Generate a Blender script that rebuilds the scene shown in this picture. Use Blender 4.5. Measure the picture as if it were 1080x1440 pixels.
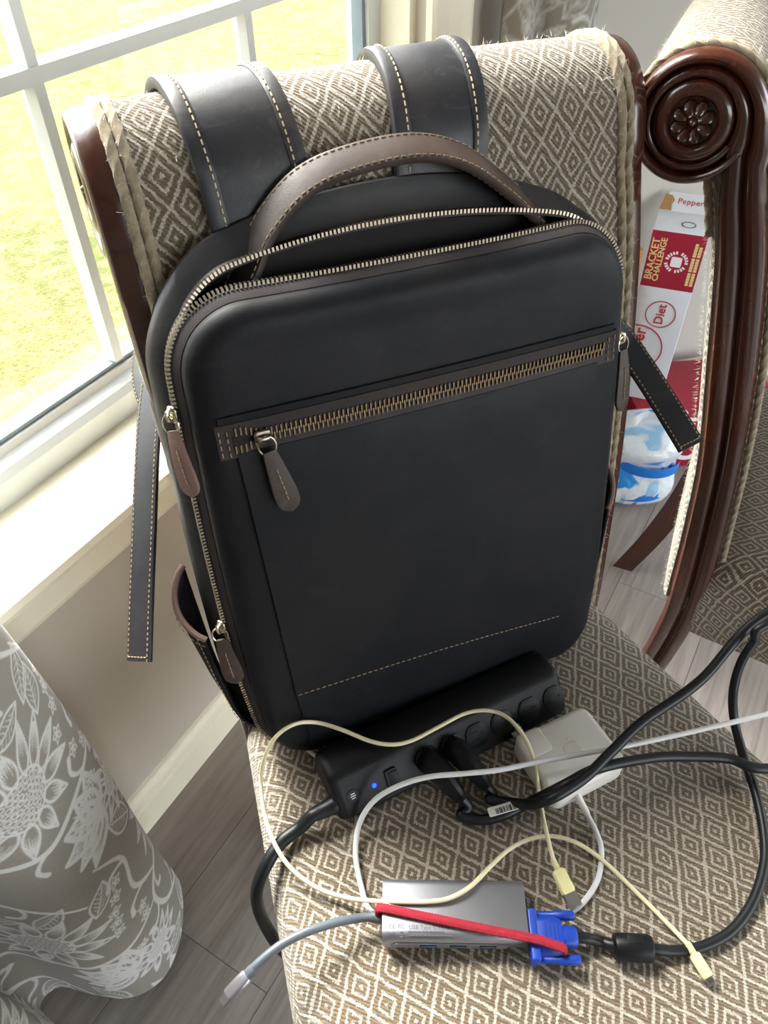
import bpy, bmesh, math, random
import numpy as np
from mathutils import Vector, Matrix

for o in list(bpy.data.objects):
    bpy.data.objects.remove(o, do_unlink=True)
SC = bpy.context.scene
COL = SC.collection
random.seed(7)
rng = np.random.default_rng(7)

# ------------------------------------------------------------------ camera, world, sun, exposure
F = 1082.0
TH = math.radians(44.5)
CAMH = 1.19
ROLL = math.radians(0.8)
CAM = np.array([0.0, 0.0, CAMH])
cd = bpy.data.cameras.new('camera')
cam = bpy.data.objects.new('camera', cd)
COL.objects.link(cam)
cam.location = (0, 0, CAMH)
cam.rotation_euler = (Matrix.Rotation(math.pi / 2 - TH, 3, 'X') @ Matrix.Rotation(-ROLL, 3, 'Z')).to_euler()
cd.sensor_fit = 'VERTICAL'
cd.sensor_height = 36.0
cd.lens = F / 1440.0 * 36.0
cd.clip_start = 0.02
cd.clip_end = 200
SC.camera = cam

world = bpy.data.worlds.new('sky')
SC.world = world
world.use_nodes = True
wn = world.node_tree.nodes
wl = world.node_tree.links
bg = wn['Background']
sky = wn.new('ShaderNodeTexSky')
sky.sky_type = 'NISHITA'
sky.sun_disc = False
sky.sun_elevation = math.radians(46)
sky.sun_rotation = math.radians(-38)
sky.air_density = 1.4
sky.dust_density = 3.0
sky.ozone_density = 0.6
hs = wn.new('ShaderNodeHueSaturation')
hs.inputs['Saturation'].default_value = 0.35
wl.new(sky.outputs[0], hs.inputs['Color'])
wl.new(hs.outputs[0], bg.inputs[0])
bg.inputs[1].default_value = 0.80

SUN_AZ = Vector((-0.62, 0.785, 0)).normalized()
SUN_EL = math.radians(46)
sl = bpy.data.lights.new('sun', 'SUN')
sl.energy = 8.0
sl.angle = math.radians(22)
sl.color = (1.0, 0.965, 0.91)
sun = bpy.data.objects.new('sun', sl)
COL.objects.link(sun)
sdir = SUN_AZ * math.cos(SUN_EL) + Vector((0, 0, math.sin(SUN_EL)))
sun.rotation_euler = sdir.to_track_quat('Z', 'Y').to_euler()
sun.location = (-2, 4, 6)

SC.view_settings.view_transform = 'Standard'
SC.view_settings.look = 'None'
SC.view_settings.gamma = 1.0
SC.view_settings.use_curve_mapping = False
SC.view_settings.exposure = 1.0

# ------------------------------------------------------------------ geometry helpers
def ray(px, py):
    dx = (px - 540) / F
    dy = (py - 720) / F
    dx, dy = dx * math.cos(ROLL) - dy * math.sin(ROLL), dx * math.sin(ROLL) + dy * math.cos(ROLL)
    return np.array([dx, math.cos(TH) - math.sin(TH) * dy, -(math.sin(TH) + math.cos(TH) * dy)])

def P(px, py, zc):
    return CAM + ray(px, py) * zc

def onz(px, py, z):
    r = ray(px, py)
    return CAM + r * ((z - CAMH) / r[2])

def onplane(px, py, p0, n):
    r = ray(px, py)
    n = np.array(n, float)
    return CAM + r * (np.dot(n, np.array(p0) - CAM) / np.dot(n, r))

def unit(v):
    v = np.array(v, float)
    return v / (np.linalg.norm(v) + 1e-12)

class Frame:
    def __init__(s, o, yaw, lean=0.0):
        y = math.radians(yaw)
        a = math.radians(lean)
        s.o = np.array(o, float)
        s.U = np.array([math.cos(y), math.sin(y), 0])
        n = np.array([math.sin(y), -math.cos(y), 0])
        z = np.array([0, 0, 1.0])
        s.B = z * math.cos(a) - n * math.sin(a)
        s.N = n * math.cos(a) + z * math.sin(a)
    def w(s, a, b, c=0.0):
        return s.o + s.U * a + s.B * b + s.N * c
    def loc(s, p):
        d = np.array(p) - s.o
        return np.array([d @ s.U, d @ s.B, d @ s.N])
    def px(s, x, y, c=0.0):
        return s.loc(onplane(x, y, s.o + s.N * c, s.N))

def spline(pts, n=12, closed=False):
    """Catmull-Rom through pts."""
    p = [np.array(q, float) for q in pts]
    if closed:
        p = [p[-1]] + p + [p[0], p[1]]
    else:
        p = [2 * p[0] - p[1]] + p + [2 * p[-1] - p[-2]]
    out = []
    for i in range(1, len(p) - 2):
        p0, p1, p2, p3 = p[i - 1], p[i], p[i + 1], p[i + 2]
        for k in range(n):
            t = k / n
            out.append(0.5 * ((2 * p1) + (-p0 + p2) * t + (2 * p0 - 5 * p1 + 4 * p2 - p3) * t * t + (-p0 + 3 * p1 - 3 * p2 + p3) * t ** 3))
    if not closed:
        out.append(p[-2])
    return np.array(out)

def resample(pts, step):
    pts = np.array(pts, float)
    d = np.linalg.norm(np.diff(pts, axis=0), axis=1)
    s = np.concatenate([[0], np.cumsum(d)])
    n = max(2, int(round(s[-1] / step)) + 1)
    t = np.linspace(0, s[-1], n)
    return np.stack([np.interp(t, s, pts[:, k]) for k in range(pts.shape[1])], 1)

class MB:
    def __init__(s):
        s.v = []
        s.f = []
        s.uv = None
    def add(s, verts, faces):
        b = len(s.v)
        s.v.extend([tuple(map(float, q)) for q in verts])
        s.f.extend([tuple(b + i for i in f) for f in faces])
        return s
    def box(s, c, sx, sy, sz, X=(1, 0, 0), Y=(0, 1, 0), Z=(0, 0, 1)):
        c = np.array(c, float); X = np.array(X, float); Y = np.array(Y, float); Z = np.array(Z, float)
        vs = []
        for k in (-1, 1):
            for j in (-1, 1):
                for i in (-1, 1):
                    vs.append(c + X * i * sx / 2 + Y * j * sy / 2 + Z * k * sz / 2)
        return s.add(vs, [(0, 2, 3, 1), (4, 5, 7, 6), (0, 1, 5, 4), (2, 6, 7, 3), (0, 4, 6, 2), (1, 3, 7, 5)])
    def bbox(s, c, sx, sy, sz, r, X=(1, 0, 0), Y=(0, 1, 0), Z=(0, 0, 1), n=4, rz=None):
        """rounded box: rounded rect outline (radius r in XY) with softened top and bottom (rz)."""
        rz = r * 0.4 if rz is None else rz
        c = np.array(c, float); X = np.array(X, float); Y = np.array(Y, float); Z = np.array(Z, float)
        loops = []
        lay = []
        m = 3
        for i in range(m + 1):
            a = i / m * math.pi / 2
            lay.append((-sz / 2 + rz * (1 - math.sin(a)), rz * (1 - math.cos(a))))
        lay = [(-sz / 2 + rz * (1 - math.sin(math.pi / 2 * (1 - i / m))), rz * (1 - math.cos(math.pi / 2 * (1 - i / m)))) for i in range(m + 1)]
        lay = lay + [(-z, ins) for z, ins in reversed(lay)]
        for z, ins in lay:
            loops.append([c + X * x + Y * y + Z * z for x, y in rrect(sx / 2 - ins, sy / 2 - ins, max(r - ins, 1e-4), n)])
        return s.loft(loops, True, True, True)
    def loft(s, loops, closed=True, cap0=False, cap1=False):
        n = len(loops[0])
        b = len(s.v)
        for L in loops:
            s.v.extend([tuple(map(float, q)) for q in L])
        m = n if closed else n - 1
        for k in range(len(loops) - 1):
            for i in range(m):
                j = (i + 1) % n
                s.f.append((b + k * n + i, b + k * n + j, b + (k + 1) * n + j, b + (k + 1) * n + i))
        if cap0:
            s.f.append(tuple(b + i for i in range(n))[::-1])
        if cap1:
            o = b + (len(loops) - 1) * n
            s.f.append(tuple(o + i for i in range(n)))
        return s
    def tube(s, pts, r, n=10, caps=True, twist=0.0, shape=None):
        pts = [np.array(p, float) for p in pts]
        N = len(pts)
        T = [unit(pts[min(i + 1, N - 1)] - pts[max(i - 1, 0)]) for i in range(N)]
        up = np.array([0, 0, 1.0])
        if abs(T[0] @ up) > .95:
            up = np.array([1.0, 0, 0])
        a = unit(np.cross(T[0], up))
        loops = []
        for i in range(N):
            a = unit(a - T[i] * (a @ T[i]))
            b = np.cross(T[i], a)
            rr = r[i] if hasattr(r, '__len__') else r
            L = []
            for k in range(n):
                t = 2 * math.pi * k / n + twist * i
                q = rr * (1.0 if shape is None else shape(2 * math.pi * k / n))
                L.append(pts[i] + a * math.cos(t) * q + b * math.sin(t) * q)
            loops.append(L)
        return s.loft(loops, True, caps, caps)
    def ribbon(s, centers, sides, hw, th, crown=0.0):
        """flat strap of half width hw and thickness th; sides = unit side vectors; normal = T x side."""
        C = [np.array(p, float) for p in centers]
        N = len(C)
        loops = []
        for i in range(N):
            T = unit(C[min(i + 1, N - 1)] - C[max(i - 1, 0)])
            S = np.array(sides[i] if np.ndim(sides) > 1 else sides, float)
            S = unit(S - T * (S @ T))
            nn = np.cross(T, S)
            h = hw[i] if hasattr(hw, '__len__') else hw
            e = min(th * .5, h * .4)
            prof = [(-h, 0), (-h + e * .3, th * .42), (-h + e, th * .5), (-h * .5, th * .5 + crown * .7), (0, th * .5 + crown), (h * .5, th * .5 + crown * .7), (h - e, th * .5), (h - e * .3, th * .42),
                    (h, 0), (h - e * .3, -th * .42), (h - e, -th * .5), (0, -th * .5), (-h + e, -th * .5), (-h + e * .3, -th * .42)]
            loops.append([C[i] + S * x + nn * y for x, y in prof])
        return s.loft(loops, True, True, True)
    def lathe(s, c, axis, prof, n=24, X=None):
        """prof: list of (radius, height along axis)."""
        c = np.array(c, float)
        A = unit(axis)
        if X is None:
            X = np.cross(A, [0, 0, 1.0])
            if np.linalg.norm(X) < .1:
                X = np.cross(A, [1.0, 0, 0])
        X = unit(X)
        Y = np.cross(A, X)
        loops = [[c + A * h + (X * math.cos(2 * math.pi * k / n) + Y * math.sin(2 * math.pi * k / n)) * max(r, 1e-5) for k in range(n)] for r, h in prof]
        return s.loft(loops, True, True, True)
    def build(s, name, mat, parent=None, smooth=True, sub=0, autosm=40, origin=None):
        me = bpy.data.meshes.new(name)
        V = np.array(s.v, float)
        base = np.zeros(3)
        rot = None
        if parent is not None and 'ow' in ROOT.get(parent.name, {}):
            base = ROOT[parent.name]['ow']
            yaw = ROOT[parent.name].get('yaw', 0.0)
            if yaw:
                cy, sy = math.cos(-yaw), math.sin(-yaw)
                rot = np.array([[cy, -sy, 0], [sy, cy, 0], [0, 0, 1]])
        elif origin is not None:
            base = np.array(origin, float)
        V = V - base
        if rot is not None:
            V = V @ rot.T
        me.from_pydata(V.tolist(), [], s.f)
        if s.uv is not None:
            ul = me.uv_layers.new(name='UVMap')
            idx = np.zeros(len(me.loops), int)
            me.loops.foreach_get('vertex_index', idx)
            ul.data.foreach_set('uv', np.array(s.uv, float)[idx].ravel())
        me.validate()
        bm = bmesh.new()
        bm.from_mesh(me)
        bmesh.ops.recalc_face_normals(bm, faces=bm.faces)
        bm.to_mesh(me)
        bm.free()
        o = bpy.data.objects.new(name, me)
        COL.objects.link(o)
        if mat:
            me.materials.append(mat)
        if smooth:
            me.shade_smooth()
            if autosm:
                try:
                    me.set_sharp_from_angle(angle=math.radians(autosm))
                except Exception:
                    pass
        if sub:
            m = o.modifiers.new('sub', 'SUBSURF')
            m.levels = sub
            m.render_levels = sub
        if parent is not None:
            o.parent = parent
            if parent.name in ROOT:
                ROOT[o.name] = dict(ROOT[parent.name])
        elif origin is not None:
            o.location = base
        return o

ROOT = {}

def rrect(hx, hy, r, n=5):
    out = []
    for cx, cy, a0 in ((hx - r, hy - r, 0), (-hx + r, hy - r, 90), (-hx + r, -hy + r, 180), (hx - r, -hy + r, 270)):
        for i in range(n + 1):
            a = math.radians(a0 + 90 * i / n)
            out.append((cx + r * math.cos(a), cy + r * math.sin(a)))
    return out

def empty(name, loc, yaw=0.0):
    o = bpy.data.objects.new(name, None)
    o.empty_display_size = 0.05
    COL.objects.link(o)
    o.location = loc
    o.rotation_euler = (0, 0, yaw)
    ROOT[o.name] = {'ow': np.array(loc, float), 'yaw': yaw}
    return o

def tag(o, label=None, cat=None, group=None, kind=None):
    if label: o['label'] = label
    if cat: o['category'] = cat
    if group: o['group'] = group
    if kind: o['kind'] = kind
    return o

def copy_tree(o, parent=None):
    c = o.copy()
    COL.objects.link(c)
    if parent is not None:
        c.parent = parent
    for ch in list(o.children):
        copy_tree(ch, c)
    return c

def text_mb(body, size, ext=0.0002, bold=False, align='CENTER', spacing=1.0):
    cu = bpy.data.curves.new('lettering', 'FONT')
    cu.body = body
    cu.size = size
    cu.extrude = ext
    cu.resolution_u = 2
    cu.align_x = align
    cu.align_y = 'CENTER'
    cu.space_character = spacing
    if bold:
        cu.offset = size * 0.018
    o = bpy.data.objects.new('lettering', cu)
    COL.objects.link(o)
    bpy.context.view_layer.update()
    me = bpy.data.meshes.new_from_object(o.evaluated_get(bpy.context.evaluated_depsgraph_get()))
    V = [tuple(v.co) for v in me.vertices]
    Fc = [tuple(p.vertices) for p in me.polygons]
    bpy.data.objects.remove(o, do_unlink=True)
    bpy.data.curves.remove(cu)
    bpy.data.meshes.remove(me)
    return V, Fc

def text_on(mb, body, size, c, X, Y, Nn, **k):
    V, Fc = text_mb(body, size, **k)
    c = np.array(c); X = np.array(X); Y = np.array(Y); Nn = np.array(Nn)
    mb.add([c + X * v[0] + Y * v[1] + Nn * v[2] for v in V], Fc)

# ------------------------------------------------------------------ materials
class NT:
    def __init__(s, name):
        s.m = bpy.data.materials.new(name)
        s.m.use_nodes = True
        s.t = s.m.node_tree
        s.n = s.t.nodes
        s.b = s.n['Principled BSDF']
        s.out = s.n['Material Output']
    def link(s, a, b):
        s.t.links.new(a, b)
    def node(s, t, **k):
        n = s.n.new(t)
        for kk, v in k.items():
            setattr(n, kk, v)
        return n
    def put(s, sock, v):
        if hasattr(v, 'is_linked') or hasattr(v, 'links'):
            s.link(v, sock)
        else:
            sock.default_value = v
    def M(s, op, a, b=None, c=None, clamp=False):
        n = s.node('ShaderNodeMath', operation=op)
        n.use_clamp = clamp
        for i, v in enumerate((a, b, c)):
            if v is not None:
                s.put(n.inputs[i], v)
        return n.outputs[0]
    def mix(s, f, a, b):
        n = s.node('ShaderNodeMix', data_type='RGBA')
        s.put(n.inputs[0], f)
        s.put(n.inputs[6], a if hasattr(a, 'links') else (*a, 1))
        s.put(n.inputs[7], b if hasattr(b, 'links') else (*b, 1))
        return n.outputs[2]
    def coord(s, kind='Object', scale=None, rot=None):
        n = s.node('ShaderNodeTexCoord')
        o = n.outputs[kind]
        if scale is not None or rot is not None:
            mp = s.node('ShaderNodeMapping')
            s.link(o, mp.inputs[0])
            if scale is not None:
                mp.inputs[3].default_value = scale if hasattr(scale, '__len__') else (scale,) * 3
            if rot is not None:
                mp.inputs[2].default_value = rot
            o = mp.outputs[0]
        return o
    def noise(s, vec, scale, detail=3, rough=.5, dist=0.0):
        n = s.node('ShaderNodeTexNoise')
        s.link(vec, n.inputs['Vector'])
        n.inputs['Scale'].default_value = scale
        n.inputs['Detail'].default_value = detail
        n.inputs['Roughness'].default_value = rough
        n.inputs['Distortion'].default_value = dist
        return n.outputs[0]
    def ramp(s, v, stops):
        n = s.node('ShaderNodeValToRGB')
        s.link(v, n.inputs[0])
        e = n.color_ramp.elements
        while len(e) < len(stops):
            e.new(0.5)
        for i, (p, c) in enumerate(stops):
            e[i].position = p
            e[i].color = (*c, 1) if hasattr(c, '__len__') else (c, c, c, 1)
        return n.outputs[0]
    def bump(s, h, strength=.3, dist=.001):
        n = s.node('ShaderNodeBump')
        n.inputs['Strength'].default_value = strength
        n.inputs['Distance'].default_value = dist
        s.link(h, n.inputs['Height'])
        s.link(n.outputs[0], s.b.inputs['Normal'])
        return n.outputs[0]
    def set(s, **k):
        for kk, v in k.items():
            kk = {'color': 'Base Color', 'rough': 'Roughness', 'metal': 'Metallic', 'coat': 'Coat Weight', 'coatr': 'Coat Roughness', 'sheen': 'Sheen Weight', 'sheenr': 'Sheen Roughness',
                  'spec': 'Specular IOR Level', 'trans': 'Transmission Weight', 'ior': 'IOR', 'emit': 'Emission Color', 'emits': 'Emission Strength', 'alpha': 'Alpha', 'sss': 'Subsurface Weight'}.get(kk, kk)
            sk = s.b.inputs[kk]
            if hasattr(v, 'links'):
                s.link(v, sk)
            elif hasattr(v, '__len__') and len(v) == 3:
                sk.default_value = (*v, 1)
            else:
                sk.default_value = v
        return s

def lin(r, g, b):
    f = lambda c: (c / 255 / 12.92) if c <= 10 else ((c / 255 + .055) / 1.055) ** 2.4
    return (f(r), f(g), f(b))

def plain(name, rgb, rough=.5, metal=0.0, bump=0.0, bscale=400, var=0.12, **k):
    t = NT(name)
    co = t.coord('Object')
    nz = t.noise(co, bscale * .15, 3)
    c2 = tuple(min(1, x * (1 + var)) for x in rgb)
    c1 = tuple(x * (1 - var) for x in rgb)
    t.set(color=t.mix(nz, c1, c2), rough=rough, metal=metal, **k)
    if bump:
        t.bump(t.noise(co, bscale, 4), bump, .0006)
    return t.m

def leather(name, base, brown, rough=.42, amt=.5, scr=True, worn=.25, spec=.4):
    t = NT(name)
    co = t.coord('Object')
    big = t.noise(co, 9, 5, .62, .6)
    f = t.ramp(big, [(.38, 0.0), (.68, 1.0)])
    f = t.M('MULTIPLY', f, amt)
    c = t.mix(f, base, brown)
    # rubbed paler patches of crazy-horse leather
    w = t.ramp(t.noise(t.coord('Object', (14, 14, 30)), 1.6, 6, .7, 1.2), [(.55, 0.0), (.8, 1.0)])
    c = t.mix(t.M('MULTIPLY', w, worn), c, tuple(x * 2.6 + .012 for x in brown))
    t.set(color=c, rough=t.M('ADD', t.M('MULTIPLY', t.noise(co, 26, 5, .65), .30), rough - .15), spec=spec)
    h = t.M('ADD', t.M('MULTIPLY', t.noise(co, 900, 3), .35), t.M('MULTIPLY', t.noise(co, 110, 4), .65))
    t.bump(h, .28, .0010)
    return t.m

def wood_mat():
    t = NT('mahogany')
    co = t.coord('Object', (30, 30, 3.5))
    g = t.noise(co, 3.0, 6, .6, 1.0)
    big = t.noise(t.coord('Object'), 7, 3)
    c = t.mix(g, lin(33, 13, 8), lin(90, 39, 17))
    c = t.mix(t.M('MULTIPLY', t.ramp(big, [(.4, 0.0), (.7, 1.0)]), .55), c, lin(28, 12, 9))
    t.set(color=c, rough=.26, coat=.6, coatr=.12)
    t.bump(t.noise(co, 9, 4), .06, .0006)
    return t.m

def fabric_mat():
    t = NT('diamond_weave')
    uv = t.coord('UV')
    sep = t.node('ShaderNodeSeparateXYZ')
    t.link(uv, sep.inputs[0])
    # ragged thread steps
    n1 = t.node('ShaderNodeTexNoise'); t.link(uv, n1.inputs['Vector']); n1.inputs['Scale'].default_value = 700; n1.inputs['Detail'].default_value = 2
    n2 = t.node('ShaderNodeTexNoise'); t.link(uv, n2.inputs['Vector']); n2.inputs['Scale'].default_value = 60; n2.inputs['Detail'].default_value = 1
    s2 = t.node('ShaderNodeSeparateColor'); t.link(n1.outputs[1], s2.inputs[0])
    s3 = t.node('ShaderNodeSeparateColor'); t.link(n2.outputs[1], s3.inputs[0])
    U = t.M('ADD', t.M('DIVIDE', sep.outputs[0], .0292), t.M('ADD', t.M('MULTIPLY', t.M('SUBTRACT', s2.outputs[0], .5), .13), t.M('MULTIPLY', t.M('SUBTRACT', s3.outputs[0], .5), .12)))
    V = t.M('ADD', t.M('DIVIDE', sep.outputs[1], .0395), t.M('ADD', t.M('MULTIPLY', t.M('SUBTRACT', s2.outputs[1], .5), .13), t.M('MULTIPLY', t.M('SUBTRACT', s3.outputs[1], .5), .12)))
    p = t.M('ADD', U, V)
    q = t.M('SUBTRACT', U, V)
    def cell(x):
        return t.M('MULTIPLY', t.M('ABSOLUTE', t.M('SUBTRACT', t.M('FRACT', x), .5)), 2.0)
    m = t.M('MAXIMUM', cell(p), cell(q))
    band = t.ramp(m, [(0.0, 1.0), (.10, 1.0), (.14, 0.0), (.38, 0.0), (.42, 1.0), (.55, 1.0), (.59, 0.0), (.88, 0.0), (.92, 1.0), (1.0, 1.0)])
    tone = t.noise(uv, 420, 3, .7)
    cream = t.mix(tone, lin(148, 140, 126), lin(212, 204, 190))
    brown = t.mix(tone, lin(84, 71, 54), lin(130, 113, 92))
    t.set(color=t.mix(band, brown, cream), rough=.9, sheen=.35, sheenr=.5, spec=.15)
    wv = t.node('ShaderNodeTexWave', wave_type='BANDS', bands_direction='DIAGONAL')
    t.link(uv, wv.inputs['Vector']); wv.inputs['Scale'].default_value = 170; wv.inputs['Distortion'].default_value = 2.5; wv.inputs['Detail'].default_value = 2
    h = t.M('ADD', t.M('MULTIPLY', band, .8), t.M('ADD', t.M('MULTIPLY', wv.outputs['Fac'], .5), t.M('MULTIPLY', t.noise(uv, 900, 3, .7), .7)))
    t.bump(h, .85, .0017)
    return t.m

def wall_mat(name, rgb):
    t = NT(name)
    co = t.coord('Object')
    t.set(color=t.mix(t.noise(co, 2.5, 3), tuple(x * .96 for x in rgb), tuple(min(1, x * 1.03) for x in rgb)), rough=.75, spec=.3)
    t.bump(t.noise(co, 260, 3), .12, .0008)
    return t.m

def plank_mat():
    t = NT('grey_vinyl_plank')
    oi = t.node('ShaderNodeObjectInfo')
    co = t.coord('Object', (1.5, 22, 8))
    vm = t.node('ShaderNodeVectorMath', operation='ADD')
    t.link(co, vm.inputs[0])
    rn = t.node('ShaderNodeCombineXYZ')
    t.link(t.M('MULTIPLY', oi.outputs['Random'], 40), rn.inputs[0]); t.link(t.M('MULTIPLY', oi.outputs['Random'], 17), rn.inputs[1])
    t.link(rn.outputs[0], vm.inputs[1])
    g = t.noise(vm.outputs[0], 2.6, 7, .62, .8)
    fine = t.noise(vm.outputs[0], 14, 4, .6)
    c = t.mix(t.ramp(g, [(.3, 0.0), (.7, 1.0)]), lin(112, 104, 99), lin(166, 156, 149))
    c = t.mix(t.M('MULTIPLY', fine, .35), c, lin(186, 177, 170))
    c = t.mix(t.M('MULTIPLY', oi.outputs['Random'], .25), c, lin(132, 114, 104))
    t.set(color=c, rough=.38, spec=.4)
    t.bump(fine, .12, .0008)
    return t.m

def grass_mat():
    t = NT('lawn_grass')
    co = t.coord('Object')
    n1 = t.noise(co, .9, 5, .6, .5)
    n2 = t.noise(co, 9, 5, .75, .3)
    n3 = t.noise(co, 55, 4, .7)
    c = t.mix(t.ramp(n1, [(.35, 0.0), (.65, 1.0)]), lin(84, 90, 46), lin(114, 106, 66))
    c = t.mix(t.ramp(n2, [(.42, 0.0), (.62, 1.0)]), c, lin(126, 118, 86))
    c = t.mix(t.M('MULTIPLY', t.ramp(n3, [(.45, 0.0), (.62, 1.0)]), .55), c, lin(64, 70, 34))
    leaf = t.ramp(t.noise(co, 3.1, 6, .75), [(.60, 0.0), (.68, 1.0)])
    c = t.mix(t.M('MULTIPLY', leaf, .5), c, lin(112, 86, 68))
    t.set(color=c, rough=.95, spec=.1)
    t.bump(n3, .8, .03)
    return t.m

def glass_mat():
    t = NT('window_glass')
    tr = t.node('ShaderNodeBsdfTransparent'); tr.inputs[0].default_value = (.95, .965, .955, 1)
    gl = t.node('ShaderNodeBsdfGlossy'); gl.inputs['Roughness'].default_value = .02
    mx = t.node('ShaderNodeMixShader'); mx.inputs[0].default_value = .05
    t.link(tr.outputs[0], mx.inputs[1]); t.link(gl.outputs[0], mx.inputs[2]); t.link(mx.outputs[0], t.out.inputs[0])
    return t.m

def vcol_cloth(name):
    t = NT(name)
    a = t.node('ShaderNodeVertexColor', layer_name='Print')
    uv = t.coord('UV')
    lineness = t.M('MULTIPLY', t.noise(uv, 1.0, 2), 1.0)
    nz = t.noise(t.coord('UV', (900, 140, 1)), 1.0, 3, .6)
    c = t.mix(a.outputs[0], t.mix(nz, lin(140, 133, 124), lin(166, 159, 150)), t.mix(nz, lin(205, 203, 200), lin(236, 235, 233)))
    t.set(color=c, rough=.9, sheen=.2, spec=.15)
    t.bump(t.noise(t.coord('UV', (700, 700, 1)), 1.0, 2), .25, .0006)
    tl = t.node('ShaderNodeBsdfTranslucent'); t.link(c, tl.inputs[0])
    mx = t.node('ShaderNodeMixShader'); mx.inputs[0].default_value = .25
    t.link(t.b.outputs[0], mx.inputs[1]); t.link(tl.outputs[0], mx.inputs[2]); t.link(mx.outputs[0], t.out.inputs[0])
    return t.m

M = {}
M['leather'] = leather('dark_leather', lin(14, 17, 23), lin(34, 31, 32), .52, .6, worn=.2, spec=.2)
M['strap'] = leather('strap_leather', lin(40, 41, 46), lin(68, 62, 60), .44, .6, worn=.4)
M['brown'] = leather('brown_leather', lin(54, 43, 39), lin(84, 70, 64), .5, .6)
M['leather2'] = leather('lit_gusset_leather', lin(28, 29, 33), lin(48, 44, 43), .44, .6, worn=.3, spec=.45)  # bag leather with a paler base, painting in sky light on the gusset
M['strip'] = leather('dark_brown_leather', lin(38, 31, 31), lin(58, 48, 45), .55, .6, spec=.3)
M['tail'] = leather('tail_leather', lin(27, 28, 33), lin(46, 42, 42), .48, .5, spec=.35)
M['edge'] = leather('raw_leather_edge', lin(112, 88, 80), lin(140, 112, 102), .7, .6)
M['lining'] = plain('black_lining', lin(22, 19, 20), .85)
M['tape'] = plain('zipper_tape', lin(36, 29, 31), .8, bump=.3, bscale=1500)
M['brass'] = plain('antique_brass', lin(142, 132, 118), .30, 1.0, var=.25)
M['brass_dark'] = plain('worn_brass', lin(124, 106, 84), .38, 1.0, var=.3)
M['nickel'] = plain('slider_nickel', lin(190, 182, 160), .25, 1.0, var=.15)
M['thread'] = plain('tan_thread', lin(150, 130, 102), .8)
M['thread_lt'] = plain('cream_thread', lin(206, 186, 152), .8)
M['wood'] = wood_mat()
M['fabric'] = fabric_mat()
M['cordwelt'] = plain('woven_cord', lin(146, 132, 110), .95, bump=1.0, bscale=1300, var=.55, sheen=.3)
t_ = NT('loose_fibre'); t_.set(color=lin(214, 204, 186), rough=.8)
tl_ = t_.node('ShaderNodeBsdfTranslucent'); tl_.inputs[0].default_value = (.75, .70, .60, 1); mx_ = t_.node('ShaderNodeMixShader'); mx_.inputs[0].default_value = .6
t_.link(t_.b.outputs[0], mx_.inputs[1]); t_.link(tl_.outputs[0], mx_.inputs[2]); t_.link(mx_.outputs[0], t_.out.inputs[0]); M['fibre'] = t_.m
M['wall'] = wall_mat('wall_paint', lin(188, 180, 168))
M['wallb'] = wall_mat('bay_wall_paint', lin(188, 183, 176))
M['ceil'] = wall_mat('ceiling_paint', lin(235, 233, 228))
M['trim'] = plain('cream_trim_paint', lin(232, 226, 206), .4, var=.02)
M['vinyl'] = plain('white_vinyl', lin(200, 202, 200), .35, var=.02)
M['seal'] = plain('grey_glazing_seal', lin(120, 132, 140), .5)
M['glass'] = glass_mat()
M['plank'] = plank_mat()
M['subfloor'] = plain('floor_joint', lin(60, 54, 50), .8)
M['grass'] = grass_mat()
M['curtain'] = vcol_cloth('printed_curtain')
M['blackplastic'] = plain('black_plastic', lin(13, 14, 17), .45, bump=.15, bscale=1200, spec=.28)
M['outlet'] = plain('outlet_plastic', lin(30, 31, 34), .5, spec=.3)
M['slot'] = plain('slot_black', lin(5, 5, 6), .6)
M['cordblack'] = plain('black_cord_rubber', lin(18, 21, 25), .42, spec=.4)
M['white'] = plain('white_plastic', lin(226, 222, 216), .3, var=.02)
M['whitecable'] = plain('white_cable', lin(214, 214, 214), .4, var=.03)
M['yellowed'] = plain('yellowed_cable', lin(222, 212, 176), .42, var=.04)
M['yellowplug'] = plain('yellowed_plug', lin(222, 214, 160), .38, var=.04)
M['steel'] = plain('plug_steel', lin(190, 190, 192), .25, 1.0)
M['spacegrey'] = plain('grey_aluminium', lin(136, 136, 142), .42, .75, var=.05)
M['spacegrey2'] = plain('pale_aluminium', lin(172, 168, 176), .3, .8, var=.05)
M['print_grey'] = plain('grey_print', lin(72, 72, 78), .6)
M['portblue'] = plain('usb_port_blue', lin(62, 98, 150), .45)
M['greycable'] = plain('grey_cable', lin(84, 90, 98), .42)
M['vgablue'] = plain('vga_blue_plastic', lin(17, 58, 158), .42)
M['red'] = plain('red_braid', lin(150, 12, 38), .75, bump=.7, bscale=1400, var=.2)
M['paper'] = plain('paper_label', lin(226, 224, 220), .7, var=.03)
M['ink'] = plain('black_ink', lin(30, 30, 32), .7)
t_ = NT('blue_led'); t_.set(color=(0, .02, .3), emit=(.004, .03, 1.0), emits=4.0); M['led'] = t_.m
M['cartonwhite'] = plain('white_card', lin(222, 226, 232), .45, var=.03)
M['cartonred'] = plain('red_card', lin(158, 24, 52), .45, var=.06)
M['gold'] = plain('gold_print', lin(226, 204, 142), .5, var=.05)
M['redprint'] = plain('red_print', lin(186, 56, 62), .5)
M['whiteprint'] = plain('white_print', lin(236, 232, 232), .5, var=.02)
M['kraft'] = plain('kraft_cardboard', lin(172, 130, 84), .8, bump=.2)
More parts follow.
